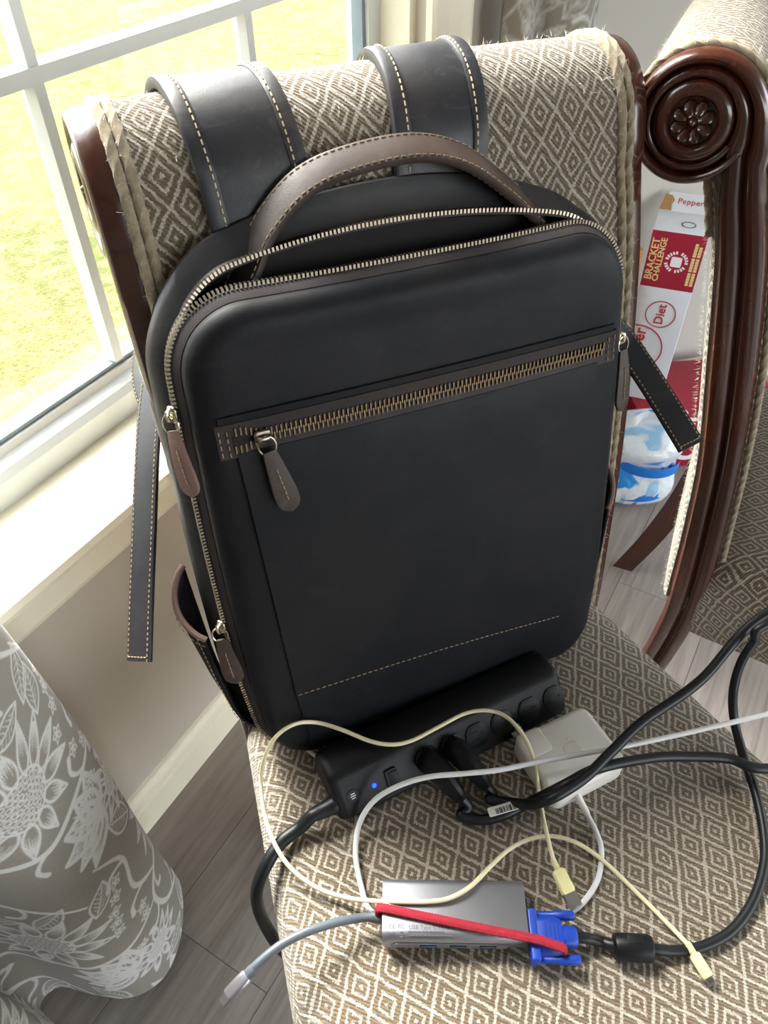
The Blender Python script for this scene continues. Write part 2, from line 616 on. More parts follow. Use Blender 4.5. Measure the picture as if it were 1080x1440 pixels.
def bagfilm():
    t = NT('printed_plastic_film')
    co = t.coord('Object')
    n = t.noise(co, 11, 2, .5, .8)
    c = t.ramp(n, [(.0, lin(40, 140, 225)), (.40, lin(40, 140, 225)), (.43, lin(222, 230, 238)), (.56, lin(222, 230, 238)), (.59, lin(150, 195, 232)), (1.0, lin(188, 214, 236))])
    t.set(color=c, rough=.22, coat=.5, spec=.6)
    t.bump(t.noise(co, 38, 4, .6, .6), .6, .006)
    return t.m
M['film'] = bagfilm()
M['filmblue'] = plain('blue_film', lin(30, 120, 215), .25)

# ------------------------------------------------------------------ the room
WD = np.array([0.5150, 0.8572, 0.0])           # along the window wall
WM = np.array([0.8572, -0.5150, 0.0])          # into the room
WOFF = -0.597
def Wp(s, o, z):
    return WD * s + WM * (WOFF + o) + np.array([0, 0, z])
Z3 = np.array([0, 0, 1.0])
def wbox(mb, s0, s1, o0, o1, z0, z1):
    mb.box(Wp((s0 + s1) / 2, (o0 + o1) / 2, (z0 + z1) / 2), s1 - s0, o1 - o0, z1 - z0, WD, WM, Z3)
    return mb

KC = Wp(1.40, 0, 0)                            # bay corner
BD = np.array([0.966, 0.259, 0.0]); BM = np.array([0.259, -0.966, 0.0])
def Bp(s, o, z):
    return KC + BD * s + BM * o + np.array([0, 0, z])
def bbox_(mb, s0, s1, o0, o1, z0, z1):
    mb.box(Bp((s0 + s1) / 2, (o0 + o1) / 2, (z0 + z1) / 2), s1 - s0, o1 - o0, z1 - z0, BD, BM, Z3)
    return mb

# floor: a dark base under separate planks
fl = MB()
FLS = (-4.2, 4.4)
fl.box(Wp(0.1, 2.3, -0.03), 8.6, 4.9, .05, WD, WM, Z3)
floor = tag(fl.build('floor', M['subfloor'], smooth=False), kind='structure')
pl_proto = None
PW, PL = 0.178, 1.22
pm = MB()
pm.box((0, 0, 0), PL - .0008, PW - .0008, .005)
pme = None
for r in range(0, 27):
    off = (r * 0.47) % 1.22
    for k in range(-4, 4):
        s = k * PL + off + .3
        o = -.05 + (r + .5) * PW
        if s < -3.8 or s > 4.2 or o > 4.6: continue
        c = Wp(s, o, -0.0025)
        if pme is None:
            ob = pm.build('plank', M['plank'], smooth=False)
            pme = ob.data
        else:
            ob = bpy.data.objects.new('plank', pme); COL.objects.link(ob)
        ob.location = c
        ob.rotation_euler = (0, 0, math.atan2(WD[1], WD[0]))
        ob.parent = floor

# window wall with opening
WS0, WS1, WZ0, WZ1 = 0.12, 1.135, 0.62, 2.00
mb = MB()
wbox(mb, -4.0, WS0, -.14, 0, 0, 2.6)
wbox(mb, WS1, 1.40, -.14, 0, 0, 2.6)
wbox(mb, WS0, WS1, -.14, 0, 0, WZ0)
wbox(mb, WS0, WS1, -.14, 0, WZ1, 2.6)
tag(mb.build('wall_left', M['wall'], smooth=False), kind='structure')
mb = MB(); bbox_(mb, -.06, 4.2, -.12, 0, 0, 2.6)
tag(mb.build('wall_back', M['wallb'], smooth=False), kind='structure')
mb = MB(); mb.box(Wp(0.1, 2.3, 2.63), 8.6, 4.9, .06, WD, WM, Z3)
tag(mb.build('ceiling', M['ceil'], smooth=False), kind='structure')
# unseen right-hand wall, opened wide to let fill light in from the right
mb = MB(); wbox(mb, -4.0, -2.4, 4.6, 4.7, 0, 2.6); wbox(mb, 2.9, 3.4, 4.6, 4.7, 0, 2.6); wbox(mb, -2.4, 2.9, 4.6, 4.7, 2.35, 2.6)
tag(mb.build('wall_right', M['wallb'], smooth=False), kind='structure')
# unseen wall behind the camera, kept closed to cut frontal light
mb = MB()
wbox(mb, -4.1, -4.0, -.1, 4.7, 0, 2.6)
tag(mb.build('wall_front', M['wallb'], smooth=False), kind='structure')

def profile_run(pt, s0, s1, prof):
    """extrude an (o,z) profile along a wall."""
    m = MB()
    m.loft([[pt(s0, o, z) for o, z in prof], [pt(s1, o, z) for o, z in prof]], True, True, True)
    return m
bprof = [(0, .001), (.016, .001), (.016, .060), (.0145, .066), (.010, .070), (.0095, .077), (.005, .083), (.0045, .088), (0, .090)]
tag(profile_run(Wp, -4.0, 1.40, bprof).build('baseboard_left', M['trim'], smooth=False), kind='structure')
tag(profile_run(Bp, .02, 4.1, bprof).build('baseboard_back', M['trim'], smooth=False), kind='structure')

# the window
win = empty('window_1', Wp((WS0 + WS1) / 2, 0, WZ0))
tag(win, kind='structure')
GO = -.085
mb = MB()
wbox(mb, WS0, WS0 + .035, -.12, -.02, WZ0, WZ1); wbox(mb, WS1 - .018, WS1, -.12, -.02, WZ0, WZ1)
wbox(mb, WS0, WS1, -.12, -.02, WZ1 - .03, WZ1)
mb.build('jamb', M['trim'], win, smooth=False)
mb = MB()
for (a, b_, c, d_) in ((WS0 + .035, WS0 + .07, .64, 1.97), (WS1 - .050, WS1 - .018, .64, 1.97)):
    wbox(mb, a, b_, GO - .016, GO + .016, c, d_)
mb.build('sash_stile', M['vinyl'], win, smooth=False)
mb = profile_run(lambda s, o, z: Wp(s, o, z), WS0 + .035, WS1 - .018, [(GO - .02, .622), (GO + .034, .622), (GO + .034, .652), (GO + .028, .660), (GO + .016, .666), (GO + .014, .675), (GO - .02, .675)])
mb.build('sash_rail', M['vinyl'], win, smooth=False)
mb = MB(); wbox(mb, WS0 + .07, WS1 - .05, GO - .008, GO + .010, .673, .681)
wbox(mb, WS1 - .058, WS1 - .049, GO - .008, GO + .010, .68, 1.96)
mb.build('glazing_seal', M['seal'], win, smooth=False)
Z_ED = [.677, .985, 1.293, 1.601, 1.97]
S_ED = [WS0 + .068, .511, .824, WS1 - .052]
for s in S_ED[1:-1]:
    m = profile_run(lambda q, o, z: Wp(s + o, GO + z, q), .68, 1.97, [(-.009, 0), (-.006, .011), (.006, .011), (.009, 0), (.006, -.008), (-.006, -.008)])
    m.build('muntin', M['vinyl'], win, smooth=False)
for z in Z_ED[1:-1]:
    m = profile_run(lambda q, o, zz: Wp(q, GO + zz, z + o), WS0 + .068, WS1 - .052, [(-.011, 0), (-.007, .012), (.007, .012), (.011, 0), (.007, -.009), (-.007, -.009)])
    m.build('muntin', M['vinyl'], win, smooth=False)
for i in range(len(S_ED) - 1):
    for j in range(len(Z_ED) - 1):
        m = MB(); wbox(m, S_ED[i], S_ED[i + 1], GO - .0015, GO + .0015, Z_ED[j], Z_ED[j + 1])
        m.build('pane', M['glass'], win, smooth=False)
mb = profile_run(Wp, WS0 - .10, WS1 + .12, [(-.053, .597), (.048, .597), (.054, .601), (.056, .608), (.054, .616), (.047, .621), (-.053, .6225)])
mb.build('sill', M['trim'], win, smooth=False)
mb = profile_run(Wp, WS0 - .09, WS1 + .11, [(0, .522), (.012, .522), (.014, .529), (.014, .560), (.018, .565), (.020, .574), (.030, .586), (.034, .598), (0, .598)])
mb.build('apron', M['trim'], win, smooth=False)
for s0, s1 in ((WS1 - .006, WS1 + .112), (WS0 - .10, WS0 + .006)):
    m = profile_run(lambda q, o, z: Wp(s0 + o, z, q), .622, 2.05, [(0, 0), (0, .010), (.008, .014), (.05, .012), (.085, .016), (.105, .022), (.116, .020), (.116, 0)])
    m.build('casing', M['trim'], win, smooth=False)

# outdoors
mb = MB()
nx, ny = 30, 30
gv = []
for j in range(ny):
    for i in range(nx):
        s = -12 + 40 * i / (nx - 1); o = -.2 - 26 * (j / (ny - 1)) ** 1.5
        gv.append(Wp(s, o, -.35 - .01 * o * 0 + .03 * math.sin(s * 1.3 + o)))
mb.add(gv, [(j * nx + i, j * nx + i + 1, (j + 1) * nx + i + 1, (j + 1) * nx + i) for j in range(ny - 1) for i in range(nx - 1)])
tag(mb.build('lawn', M['grass']), 'sunlit yellow green lawn outside the window', 'lawn', kind='structure')

# ------------------------------------------------------------------ curtains with a printed floral
def draw_print(w, h, step, seed=1):
    """raster of a white line floral on a w x h metre cloth (rows = height)."""
    nx, ny = int(w / step) + 1, int(h / step) + 1
    img = np.zeros((ny, nx), np.float32)
    def line(pts, wid, val=1.0):
        pts = resample(np.array(pts, float), step * .8) if len(pts) > 1 else np.array(pts)
        wv = wid if hasattr(wid, '__len__') else None
        for k, (x, y) in enumerate(pts):
            r = (np.interp(k / max(1, len(pts) - 1), np.linspace(0, 1, len(wv)), wv) if wv is not None else wid)
            R = r + step
            i0, i1 = int((x - R) / step), int((x + R) / step) + 2
            j0, j1 = int((y - R) / step), int((y + R) / step) + 2
            i0 = max(0, i0); j0 = max(0, j0); i1 = min(nx, i1); j1 = min(ny, j1)
            if i0 >= i1 or j0 >= j1: continue
            X = np.arange(i0, i1) * step - x; Y = np.arange(j0, j1) * step - y
            d = np.sqrt(X[None, :] ** 2 + Y[:, None] ** 2)
            a = np.clip((r - d) / step + .5, 0, 1) * val
            img[j0:j1, i0:i1] = np.maximum(img[j0:j1, i0:i1], a)
    rg = np.random.default_rng(seed)
    def rotp(c, a, pts):
        ca, sa = math.cos(a), math.sin(a)
        return [(c[0] + x * ca - y * sa, c[1] + x * sa + y * ca) for x, y in pts]
    def petal(c, a, L, Wd, wl=.0016, hatch=True):
        n = 14
        up = [(L * t, Wd * math.sin(math.pi * t ** .8) * (1 - .25 * t)) for t in np.linspace(0, 1, n)]
        dn = [(x, -y) for x, y in up]
        line(rotp(c, a, up), wl); line(rotp(c, a, dn), wl)
        if hatch:
            for q in (-.6, -.3, 0, .3, .6):
                L0, L1 = .3 + .15 * rg.random(), .72 + .18 * rg.random()
                line(rotp(c, a, [(L * t, q * Wd * math.sin(math.pi * t ** .8)) for t in np.linspace(L0, L1, 6)]), [.0003, .0010, .0016])
    def sunflower(c, R, a0=0.0, n=13):
        for k in range(n):
            a = a0 + 2 * math.pi * k / n
            petal((c[0] + R * .5 * math.cos(a), c[1] + R * .42 * math.sin(a)), a, R * (.75 + .15 * rg.random()), R * .17)
        for k in range(70):
            pass
        pts = []
        q = R * .085
        for j in range(-7, 8):
            for i in range(-7, 8):
                x = (i + .5 * (j % 2)) * q * 1.5; y = j * q * 1.25
                if (x / (R * .55)) ** 2 + (y / (R * .46)) ** 2 < 1: pts.append((c[0] + x + rg.normal() * q * .12, c[1] + y + rg.normal() * q * .12))
        for x, y in pts:
            line([(x + q * .62 * math.cos(t), y + q * .55 * math.sin(t)) for t in np.linspace(0, 2 * math.pi, 9)], .0009)
        line([(c[0] + R * .58 * math.cos(t), c[1] + R * .49 * math.sin(t)) for t in np.linspace(0, 2 * math.pi, 50)], .0014)
    def tulip(c, R, a0):
        for k, da in enumerate((-1.25, -.75, -.25, .25, .75, 1.25)):
            petal(c, a0 + da, R * (1.05 if abs(da) < .5 else .9), R * .26, .0034)
        for k in range(26):
            a = a0 + rg.uniform(-1.2, 1.2); r0 = rg.uniform(.15, .5) * R
            line(rotp(c, a, [(r0, 0), (r0 + R * .3 * rg.random() + .008, .001)]), [.0004, .0016, .0005])
    def leaf(c, a, L, Wd):
        for sgn in (-1, 1):
            line(rotp(c, a, [(L * t, sgn * Wd * math.sin(math.pi * t)) for t in np.linspace(0, 1, 12)]), .0014)
        line(rotp(c, a, [(0, 0), (L * .9, 0)]), .0010)
        for t in np.linspace(.2, .8, 6):
            for sgn in (-1, 1):
                line(rotp(c, a, [(L * t, 0), (L * (t + .12), sgn * Wd * .7 * math.sin(math.pi * t))]), .0006)
    def vine(pts, wd=.0042):
        p = spline(pts, 12)
        line(p, [wd * .4, wd, wd, wd * .8, wd * .4])
        for k in range(8, len(p) - 4, 15):
            d = unit(p[k + 2] - p[k]); sg = 1 if rg.random() > .5 else -1
            nrm = np.array([-d[1], d[0]]) * sg
            q = [p[k], p[k] + d * .010 + nrm * .010, p[k] + d * .014 + nrm * .024, p[k] + d * .006 + nrm * .034]
            line(spline(q, 6), [.0028, .0022, .0030, .0040])
    def star(c, R):
        a0 = rg.random() * 6
        for k in range(5):
            petal(c, a0 + k * 2 * math.pi / 5, R, R * .33, .0010, False)
        line([(c[0] + R * .2 * math.cos(t), c[1] + R * .2 * math.sin(t)) for t in np.linspace(0, 6.3, 8)], .0008)
    TW, THh = .245, .285
    for J in range(-1, int(h / THh) + 2):
        for I in range(-1, int(w / TW) + 2):
            x0 = I * TW + (.15 if J % 2 else 0); y0 = J * THh + .02
            sunflower((x0 + .08, y0 + .21), .062, .2)
            tulip((x0 + .02, y0 + .065), .066, .5)
            sunflower((x0 + .225, y0 + .055), .036, .6, 11)
            vine([(x0 - .05, y0 + .13), (x0 + .03, y0 + .125), (x0 + .10, y0 + .13), (x0 + .16, y0 + .15), (x0 + .19, y0 + .13), (x0 + .18, y0 + .08), (x0 + .14, y0 + .03), (x0 + .10, y0 - .01)])
            vine([(x0 + .16, y0 + .15), (x0 + .20, y0 + .20), (x0 + .19, y0 + .26), (x0 + .22, y0 + .31)], .0032)
            for q in range(9):
                star((x0 + .225 + rg.normal() * .018, y0 + .10 + q * .019), .0095)
            leaf((x0 + .14, y0 + .27), .9, .06, .016); leaf((x0 + .12, y0 + .02), -.7, .055, .014); leaf((x0 + .25, y0 + .24), 2.2, .05, .015)
            leaf((x0 + .17, y0 + .0), .1, .06, .012)
    return img

def curtain(name, plan, zs_dense, step, ztop, shift, hem_wave, seed, uv0=(0, 0), zbot=.03):
    path = resample(spline(plan, 14), step)
    nx = len(path)
    Lp = (nx - 1) * step
    img = draw_print(Lp + .01, zs_dense + .01, step, seed)
    nz_d = int(zs_dense / step) + 1
    zz = list(np.arange(nz_d) * step) + list(np.linspace(zs_dense + .03, ztop - zbot, 14))
    zz = np.array(zz)
    nzv = len(zz)
    X = np.zeros((nzv, nx, 3))
    cen = path.mean(0)
    for j, z in enumerate(zz):
        f = z / .67
        p = path.copy()
        p = p + np.array(shift) * f
        wob = .004 * np.sin(np.arange(nx) * step * 37 + z * 9) * min(1, z * 3)
        X[j, :, 0] = p[:, 0] + wob; X[j, :, 1] = p[:, 1] + wob * .5
        X[j, :, 2] = zbot + z + hem_wave * np.sin(np.arange(nx) * step * 16) * max(0, 1 - z * 4)
    # hem drags inwards slightly
    col = np.zeros((nzv, nx), np.float32)
    col[:nz_d] = img[:nz_d, :nx]
    verts = X.reshape(-1, 3)
    idx = np.arange(nzv * nx).reshape(nzv, nx)
    quads = np.stack([idx[:-1, :-1], idx[:-1, 1:], idx[1:, 1:], idx[1:, :-1]], -1).reshape(-1, 4)
    org = np.array([cen[0], cen[1], zbot])
    me = bpy.data.meshes.new(name)
    me.vertices.add(len(verts)); me.vertices.foreach_set('co', (verts - org).ravel())
    me.loops.add(quads.size); me.loops.foreach_set('vertex_index', quads.ravel().astype(np.int32))
    me.polygons.add(len(quads)); me.polygons.foreach_set('loop_start', (np.arange(len(quads)) * 4).astype(np.int32))
    me.update(calc_edges=True)
    at = me.color_attributes.new('Print', 'FLOAT_COLOR', 'POINT')
    c4 = np.repeat(col.reshape(-1, 1), 4, 1); c4[:, 3] = 1
    at.data.foreach_set('color', c4.ravel())
    ul = me.uv_layers.new(name='UVMap')
    uvv = np.stack(np.meshgrid(np.arange(nx) * step, zz), -1).reshape(-1, 2)
    ul.data.foreach_set('uv', uvv[quads.ravel()].ravel())
    me.materials.append(M['curtain'])
    me.shade_smooth()
    o = bpy.data.objects.new(name, me)
    COL.objects.link(o)
    o.location = org
    md = o.modifiers.new('solid', 'SOLIDIFY'); md.thickness = .0012; md.offset = 1
    return o

c = curtain('curtain', [(-0.408, 0.476), (-0.353, 0.46), (-0.308, 0.429), (-0.291, 0.389), (-0.29, 0.339), (-0.306, 0.3), (-0.345, 0.279), (-0.395, 0.283), (-0.44, 0.29), (-0.456, 0.267), (-0.426, 0.245), (-0.386, 0.219), (-0.377, 0.179), (-0.402, 0.139), (-0.452, 0.115), (-0.513, 0.095)],
            .80, .0013, 2.2, (-.026, -.020), .010, 3)
tag(c, 'grey curtain with white floral print hanging in the near left foreground', 'curtain', 'grey floral curtains')
pf = [Bp(.0, .075, 0)[:2], Bp(.03, .10, 0)[:2], Bp(.055, .085, 0)[:2], Bp(.075, .06, 0)[:2], Bp(.10, .085, 0)[:2], Bp(.125, .105, 0)[:2], Bp(.155, .085, 0)[:2], Bp(.175, .055, 0)[:2], Bp(.19, .04, 0)[:2]]
c = curtain('curtain', [(p[0] - .035, p[1] - .03) for p in pf], 1.25, .004, 2.2, (0, 0), .004, 5)
tag(c, 'grey curtain with white floral print hanging in the far corner beyond the window', 'curtain', 'grey floral curtains')

# ------------------------------------------------------------------ dining chairs
# (rear distance y, height z) of the front and rear edges of the carved side frame
FR = [(.070, .0), (.030, .12), (.002, .25), (-.011, .373), (-.009, .461), (.001, .551), (.013, .645), (.031, .75), (.057, .861), (.078, .925)]
RE = [(.108, .0), (.070, .12), (.042, .25), (.032, .373), (.036, .452), (.043, .535), (.054, .630), (.075, .735), (.099, .849), (.114, .905)]
YS = .97
FR = [(a * YS if b > .3 else a, b) for a, b in FR]
RE = [(a - (1 - YS) * max(0, b - .40) * .22, b) for a, b in RE]
SCR = (.149, .973)
FRs = spline([(a, b) for a, b in FR], 6)
REs = spline([(a, b) for a, b in RE], 6)

def scroll_r(a):
    return float(np.interp(a, [-155, -90, 0, 60, 90, 150, 180, 190, 205], [.050, .051, .050, .0515, .0525, .056, .061, .066, .0740]))

def make_chair(name, loc, yaw):
    root = empty(name, loc, yaw)
    Rz = np.array([[math.cos(yaw), -math.sin(yaw), 0], [math.sin(yaw), math.cos(yaw), 0], [0, 0, 1]])
    L = lambda x, y, z: np.array(loc) + Rz @ np.array([x, y, z])
    XA = Rz @ np.array([1.0, 0, 0])
    for sgn in (-1, 1):
        # S-shaped side frame: pairs of (outer, inner) points
        pairs = [(FRs[i], REs[i]) for i in range(16, len(FRs))]
        for a in np.linspace(205, -155, 46):
            ro = scroll_r(a); ri = .031
            ca, sa = math.cos(math.radians(a)), math.sin(math.radians(a))
            pairs.append((np.array([SCR[0] + ro * ca, SCR[1] + ro * sa]), np.array([SCR[0] + ri * ca, SCR[1] + ri * sa])))
        prof = []
        for q in np.linspace(0, 1, 13):
            rd = .0085 * abs(math.sin(2 * math.pi * q)) ** .6 if q > .5 else .0115 * abs(math.sin(2 * math.pi * q)) ** .6
            prof.append((q, .2145 + rd * .75 - (.006 if q in (0.0, 1.0) else 0)))
        mb = MB()
        loops = []
        for fo, re in pairs:
            lp = [L(sgn * .205, *fo)]
            for q, x in prof:
                p = fo + (re - fo) * q
                lp.append(L(sgn * x, *p))
            lp.append(L(sgn * .205, *re))
            loops.append(lp)
        mb.loft(loops, True, True, True)
        st = mb.build('scroll_frame', M['wood'], root)
        # scroll end with carved rosette
        A = XA * sgn
        c0 = L(sgn * .205, *SCR)
        mb = MB()
        mb.lathe(c0, A, [(.0335, 0), (.0335, .004), (.032, .009), (.0315, .0145), (.029, .0175), (.025, .019), (.0215, .0185), (.0195, .016), (.0185, .0115), (.0001, .0115)], 40)
        mb.build('scroll_disc', M['wood'], st)
        mb = MB()
        Xr = unit(np.cross(A, Z3)); Yr = np.cross(A, Xr)
        for k in range(8):
            t = 2 * math.pi * (k + .5) / 8
            d = Xr * math.cos(t) + Yr * math.sin(t); e = np.cross(A, d)
            cc = c0 + A * .0125 + d * .0112
            lps = []
            for sc, hh in ((1, -.001), (.98, .0022), (.86, .0033), (.7, .0026), (.35, .0016), (.02, .0014)):
                lps.append([cc + d * math.cos(u) * .0066 * sc + e * math.sin(u) * (.0052 if math.cos(u) > 0 else .0043) * sc + A * hh for u in np.linspace(0, 2 * math.pi, 16, endpoint=False)])
            mb.loft(lps, True, False, True)
        mb.lathe(c0, A, [(.0058, .011), (.0058, .0155), (.0048, .0165), (.0040, .0155), (.0032, .0170), (.0018, .0195), (.0002, .0202)], 18)
        mb.build('rosette', M['wood'], st)
        # sabre rear leg, tapering to the floor
        mb = MB()
        loops = []
        for i in range(0, 17):
            fo, re = FRs[i], REs[i]
            lp = [L(sgn * .205, *fo)]
            for q, x in prof:
                lp.append(L(sgn * (x - .001), *(fo + (re - fo) * q)))
            lp.append(L(sgn * .205, *re))
            loops.append(lp)
        mb.loft(loops, True, True, True)
        mb.build('leg', M['wood'], root)
        # front leg
        mb = MB()
        mb.lathe(L(sgn * .205, -.44, 0), Z3, [(.014, 0), (.017, .012), (.018, .03), (.014, .04), (.016, .10), (.022, .24), (.026, .29), (.020, .30), (.027, .315), (.027, .37)], 20)
        mb.build('leg', M['wood'], root)
    # upholstered back with a rolled top
    front = [(a - .003, b) for a, b in FRs if b >= .40]
    rear = [(a + .007, b) for a, b in REs if b >= .40][::-1]
    roll = [(SCR[0] + (scroll_r(a) - .001) * math.cos(math.radians(a)), SCR[1] + (scroll_r(a) - .001) * math.sin(math.radians(a))) for a in np.linspace(202, -118, 44)]
    front = [p for p in front if p[1] < .918]
    rear = [p for p in rear if p[1] < .90]
    loop = resample(np.array(front + roll + rear), .008)
    dl = np.concatenate([[0], np.cumsum(np.linalg.norm(np.diff(loop, axis=0), axis=1))])
    xs = np.concatenate([[-.206, -.203, -.198], np.linspace(-.190, .190, 23), [.198, .203, .206]])
    mb = MB(); uv = []
    cen = loop.mean(0)
    loops = []
    nrm = np.zeros_like(loop)
    for i in range(len(loop)):
        tt = unit(loop[min(i + 1, len(loop) - 1)] - loop[max(i - 1, 0)])
        nrm[i] = (-tt[1], tt[0])
    for x in xs:
        ed = abs(x)
        puff = -.004 if ed > .205 else (-.0015 if ed > .201 else (0.0 if ed > .195 else .0035 * (1 - (x / .197) ** 2) + .0008))
        lp = []
        for i in range(len(loop)):
            yy, zz = loop[i] + nrm[i] * puff
            lp.append(L(x, yy, zz)); uv.append((x, dl[i] + .012))
        loops.append(lp)
    mb.loft(loops, True, True, True)
    mb.uv = uv
    mb.build('back_cushion', M['fabric'], root)
    # double woven welt along each edge of the back
    for sgn in (-1, 1):
        for off, r in ((.2015, .0040), (.1940, .0040)):
            pts = [L(sgn * off, *(loop[i] + nrm[i] * .0015)) for i in range(0, int(len(loop) * .66))]
            pts = resample(pts, .0035)
            mb = MB()
            mb.tube(pts, r, 12, True, .5, lambda t: 1 + .09 * math.cos(3 * t))
            mb.build('welt_cord', M['cordwelt'], root)
    # loose fibres standing off the weave along the roll, the back and the welts
    rgf = np.random.default_rng(11)
    fv = []; ff_ = []
    for k in range(4200):
        zone = rgf.random()
        i = int(rgf.integers(1, len(loop) - 1))
        if zone < .62:
            x = rgf.choice((-1, 1)) * rgf.uniform(.188, .206)
        else:
            x = rgf.uniform(-.2, .2)
            i = int(rgf.integers(int(len(loop) * .40), int(len(loop) * .62)))
        p = L(x, *(loop[i] + nrm[i] * .003))
        nw = Rz @ np.array([0, nrm[i][0], nrm[i][1]])
        if abs(x) > .187: nw = nw + XA * np.sign(x) * rgf.uniform(-.3, .9)
        d = unit(nw + rgf.normal(size=3) * .55) * rgf.uniform(.0022, .0062)
        sd_ = unit(np.cross(d, rgf.normal(size=3))) * .00016
        bend = rgf.normal(size=3) * .0014
        b_ = len(fv)
        fv += [p - sd_, p + sd_, p + d * .55 + bend * .4 + sd_ * .8, p + d * .55 + bend * .4 - sd_ * .8, p + d + bend]
        ff_ += [(b_, b_ + 1, b_ + 2, b_ + 3), (b_ + 3, b_ + 2, b_ + 4)]
    mb = MB(); mb.add(fv, ff_)
    tag(mb.build('loose_fibres', M['fibre'], root, smooth=False), kind='stuff')
    # seat
    out = seat_outline()
    rings = SEAT_RINGS
    mb = MB(); uv = []; loops = []
    arc = 0
    prev = None
    for s, z in rings:
        lp = []
        if prev is not None:
            arc += 0
        for (x, y) in out:
            lp.append(L(x * s + SEATC[0] * (1 - s), y * s + SEATC[1] * (1 - s), z))
            k = s + max(0, (.47 - z)) * 3.6 if z < .47 else s
            uv.append(((x - SEATC[0]) * k + SEATC[0], (y - SEATC[1]) * k))
        loops.append(lp)
    mb.loft(loops, True, True, True)
    mb.uv = uv
    mb.build('seat', M['fabric'], root)
    return root

SEATC = (-.008, -.255)
SEAT_RINGS = [(.985, .362), (.995, .366), (1.004, .385), (1.008, .42), (1.004, .445), (.992, .462), (.972, .475), (.94, .486), (.88, .4935), (.78, .498), (.62, .5015), (.42, .504), (.2, .5055), (.02, .506)]
def seat_hw(y):
    return min(.2177 - .15 * y, .283)
def seat_outline():
    pts = []
    y0, y1 = .018, -.545
    hb, hf = seat_hw(y0), seat_hw(y1)
    c = SEATC[0]
    poly = []
    # rounded trapezoid, counter-clockwise from rear right
    def corner(cx, cy, r, a0, a1, n=10):
        for i in range(n + 1):
            a = math.radians(a0 + (a1 - a0) * i / n)
            poly.append((cx + r * math.cos(a), cy + r * math.sin(a)))
    corner(c + hb - .03, y0 - .03, .03, 5, 90)
    corner(c - hb + .03, y0 - .03, .03, 90, 175)
    corner(c - hf + .085, y1 + .085, .085, 185, 262)
    poly.append((c, y1 - .012))
    corner(c + hf - .085, y1 + .085, .085, 278, 355)
    poly.append(poly[0])
    return [tuple(p) for p in resample(np.array(poly), .012)[:-1]]

C1 = Frame((.0540, .5040, 0), 23.5)
YAW1 = math.radians(23.5)
chair1 = make_chair('dining_chair', (.0540, .5040, 0), YAW1)
tag(chair1, 'scroll back chair in beige diamond fabric holding the backpack on its seat', 'chair', 'scroll back dining chairs')
# second chair: a copy turned to show its carved side
def chair_copy(src, loc, yaw):
    c = copy_tree(src)
    c.location = loc
    c.rotation_euler = (0, 0, yaw)
    return c
chair2 = chair_copy(chair1, (.483, .812, 0), math.radians(66))
tag(chair2, 'scroll back chair at the right edge showing its carved mahogany rosette', 'chair', 'scroll back dining chairs')

def seat_z(p):
    d = np.array(p) - C1.o
    x = d @ C1.U; y = -(d @ C1.N)
    s = max(abs(x - SEATC[0]) / seat_hw(y), abs(y - SEATC[1]) / .283)
    ss = [r[0] for r in SEAT_RINGS[:2:-1]]; zz = [r[1] for r in SEAT_RINGS[:2:-1]]
    return float(np.interp(s, ss, zz))
def S(px, py, h):
    z = .5 + h
    for _ in range(6):
        p = onz(px, py, z)
        z = seat_z(p) + h
    return onz(px, py, z)

# ------------------------------------------------------------------ the leather backpack
BG = Frame((.075, .42, .505), 23.5, 12)
_t = math.radians(1.4)
BG.U, BG.B = BG.U * math.cos(_t) - BG.B * math.sin(_t), BG.B * math.cos(_t) + BG.U * math.sin(_t)
BG.o = BG.o - BG.U * .0165 + BG.B * .002
bag = empty('backpack', BG.o)
tag(bag, 'dark leather backpack with a half open brass zipper leaning on the chair', 'backpack')
BH = .445

def bag_loop(hl, hr, b0, b1, rb, rt, bulge=.03):
    """outline, clockwise from bottom centre seen from the front: (a, b)."""
    pts = []
    def seg(p, q, n):
        for i in range(n):
            t = i / n
            pts.append((p[0] + (q[0] - p[0]) * t, p[1] + (q[1] - p[1]) * t))
    def arc(cx, cy, r, a0, a1, n):
        for i in range(n):
            a = math.radians(a0 + (a1 - a0) * i / n)
            pts.append((cx + r * math.cos(a), cy + r * math.sin(a)))
    seg((0, b0), (-hl + rb, b0), 14)
    arc(-hl + rb, b0 + rb, rb, 270, 180, 12)
    seg((-hl, b0 + rb), (-hl, b1 - rt), 40)
    arc(-hl + rt, b1 - rt, rt, 180, 90, 16)
    seg((-hl + rt, b1), (hr - rt, b1), 50)
    arc(hr - rt, b1 - rt, rt, 90, 0, 16)
    seg((hr, b1 - rt), (hr, b0 + rb), 40)
    arc(hr - rb, b0 + rb, rb, 0, -90, 12)
    seg((hr - rb, b0), (0, b0), 14)
    pts = np.array(pts)
    k = 1 + bulge * np.sin(np.pi * np.clip(pts[:, 1] / BH, 0, 1)) - .035 * np.clip(1 - pts[:, 1] / .10, 0, 1)
    pts[:, 0] *= k
    return pts
BN = 14 + 12 + 40 + 16 + 50 + 16 + 40 + 12 + 14

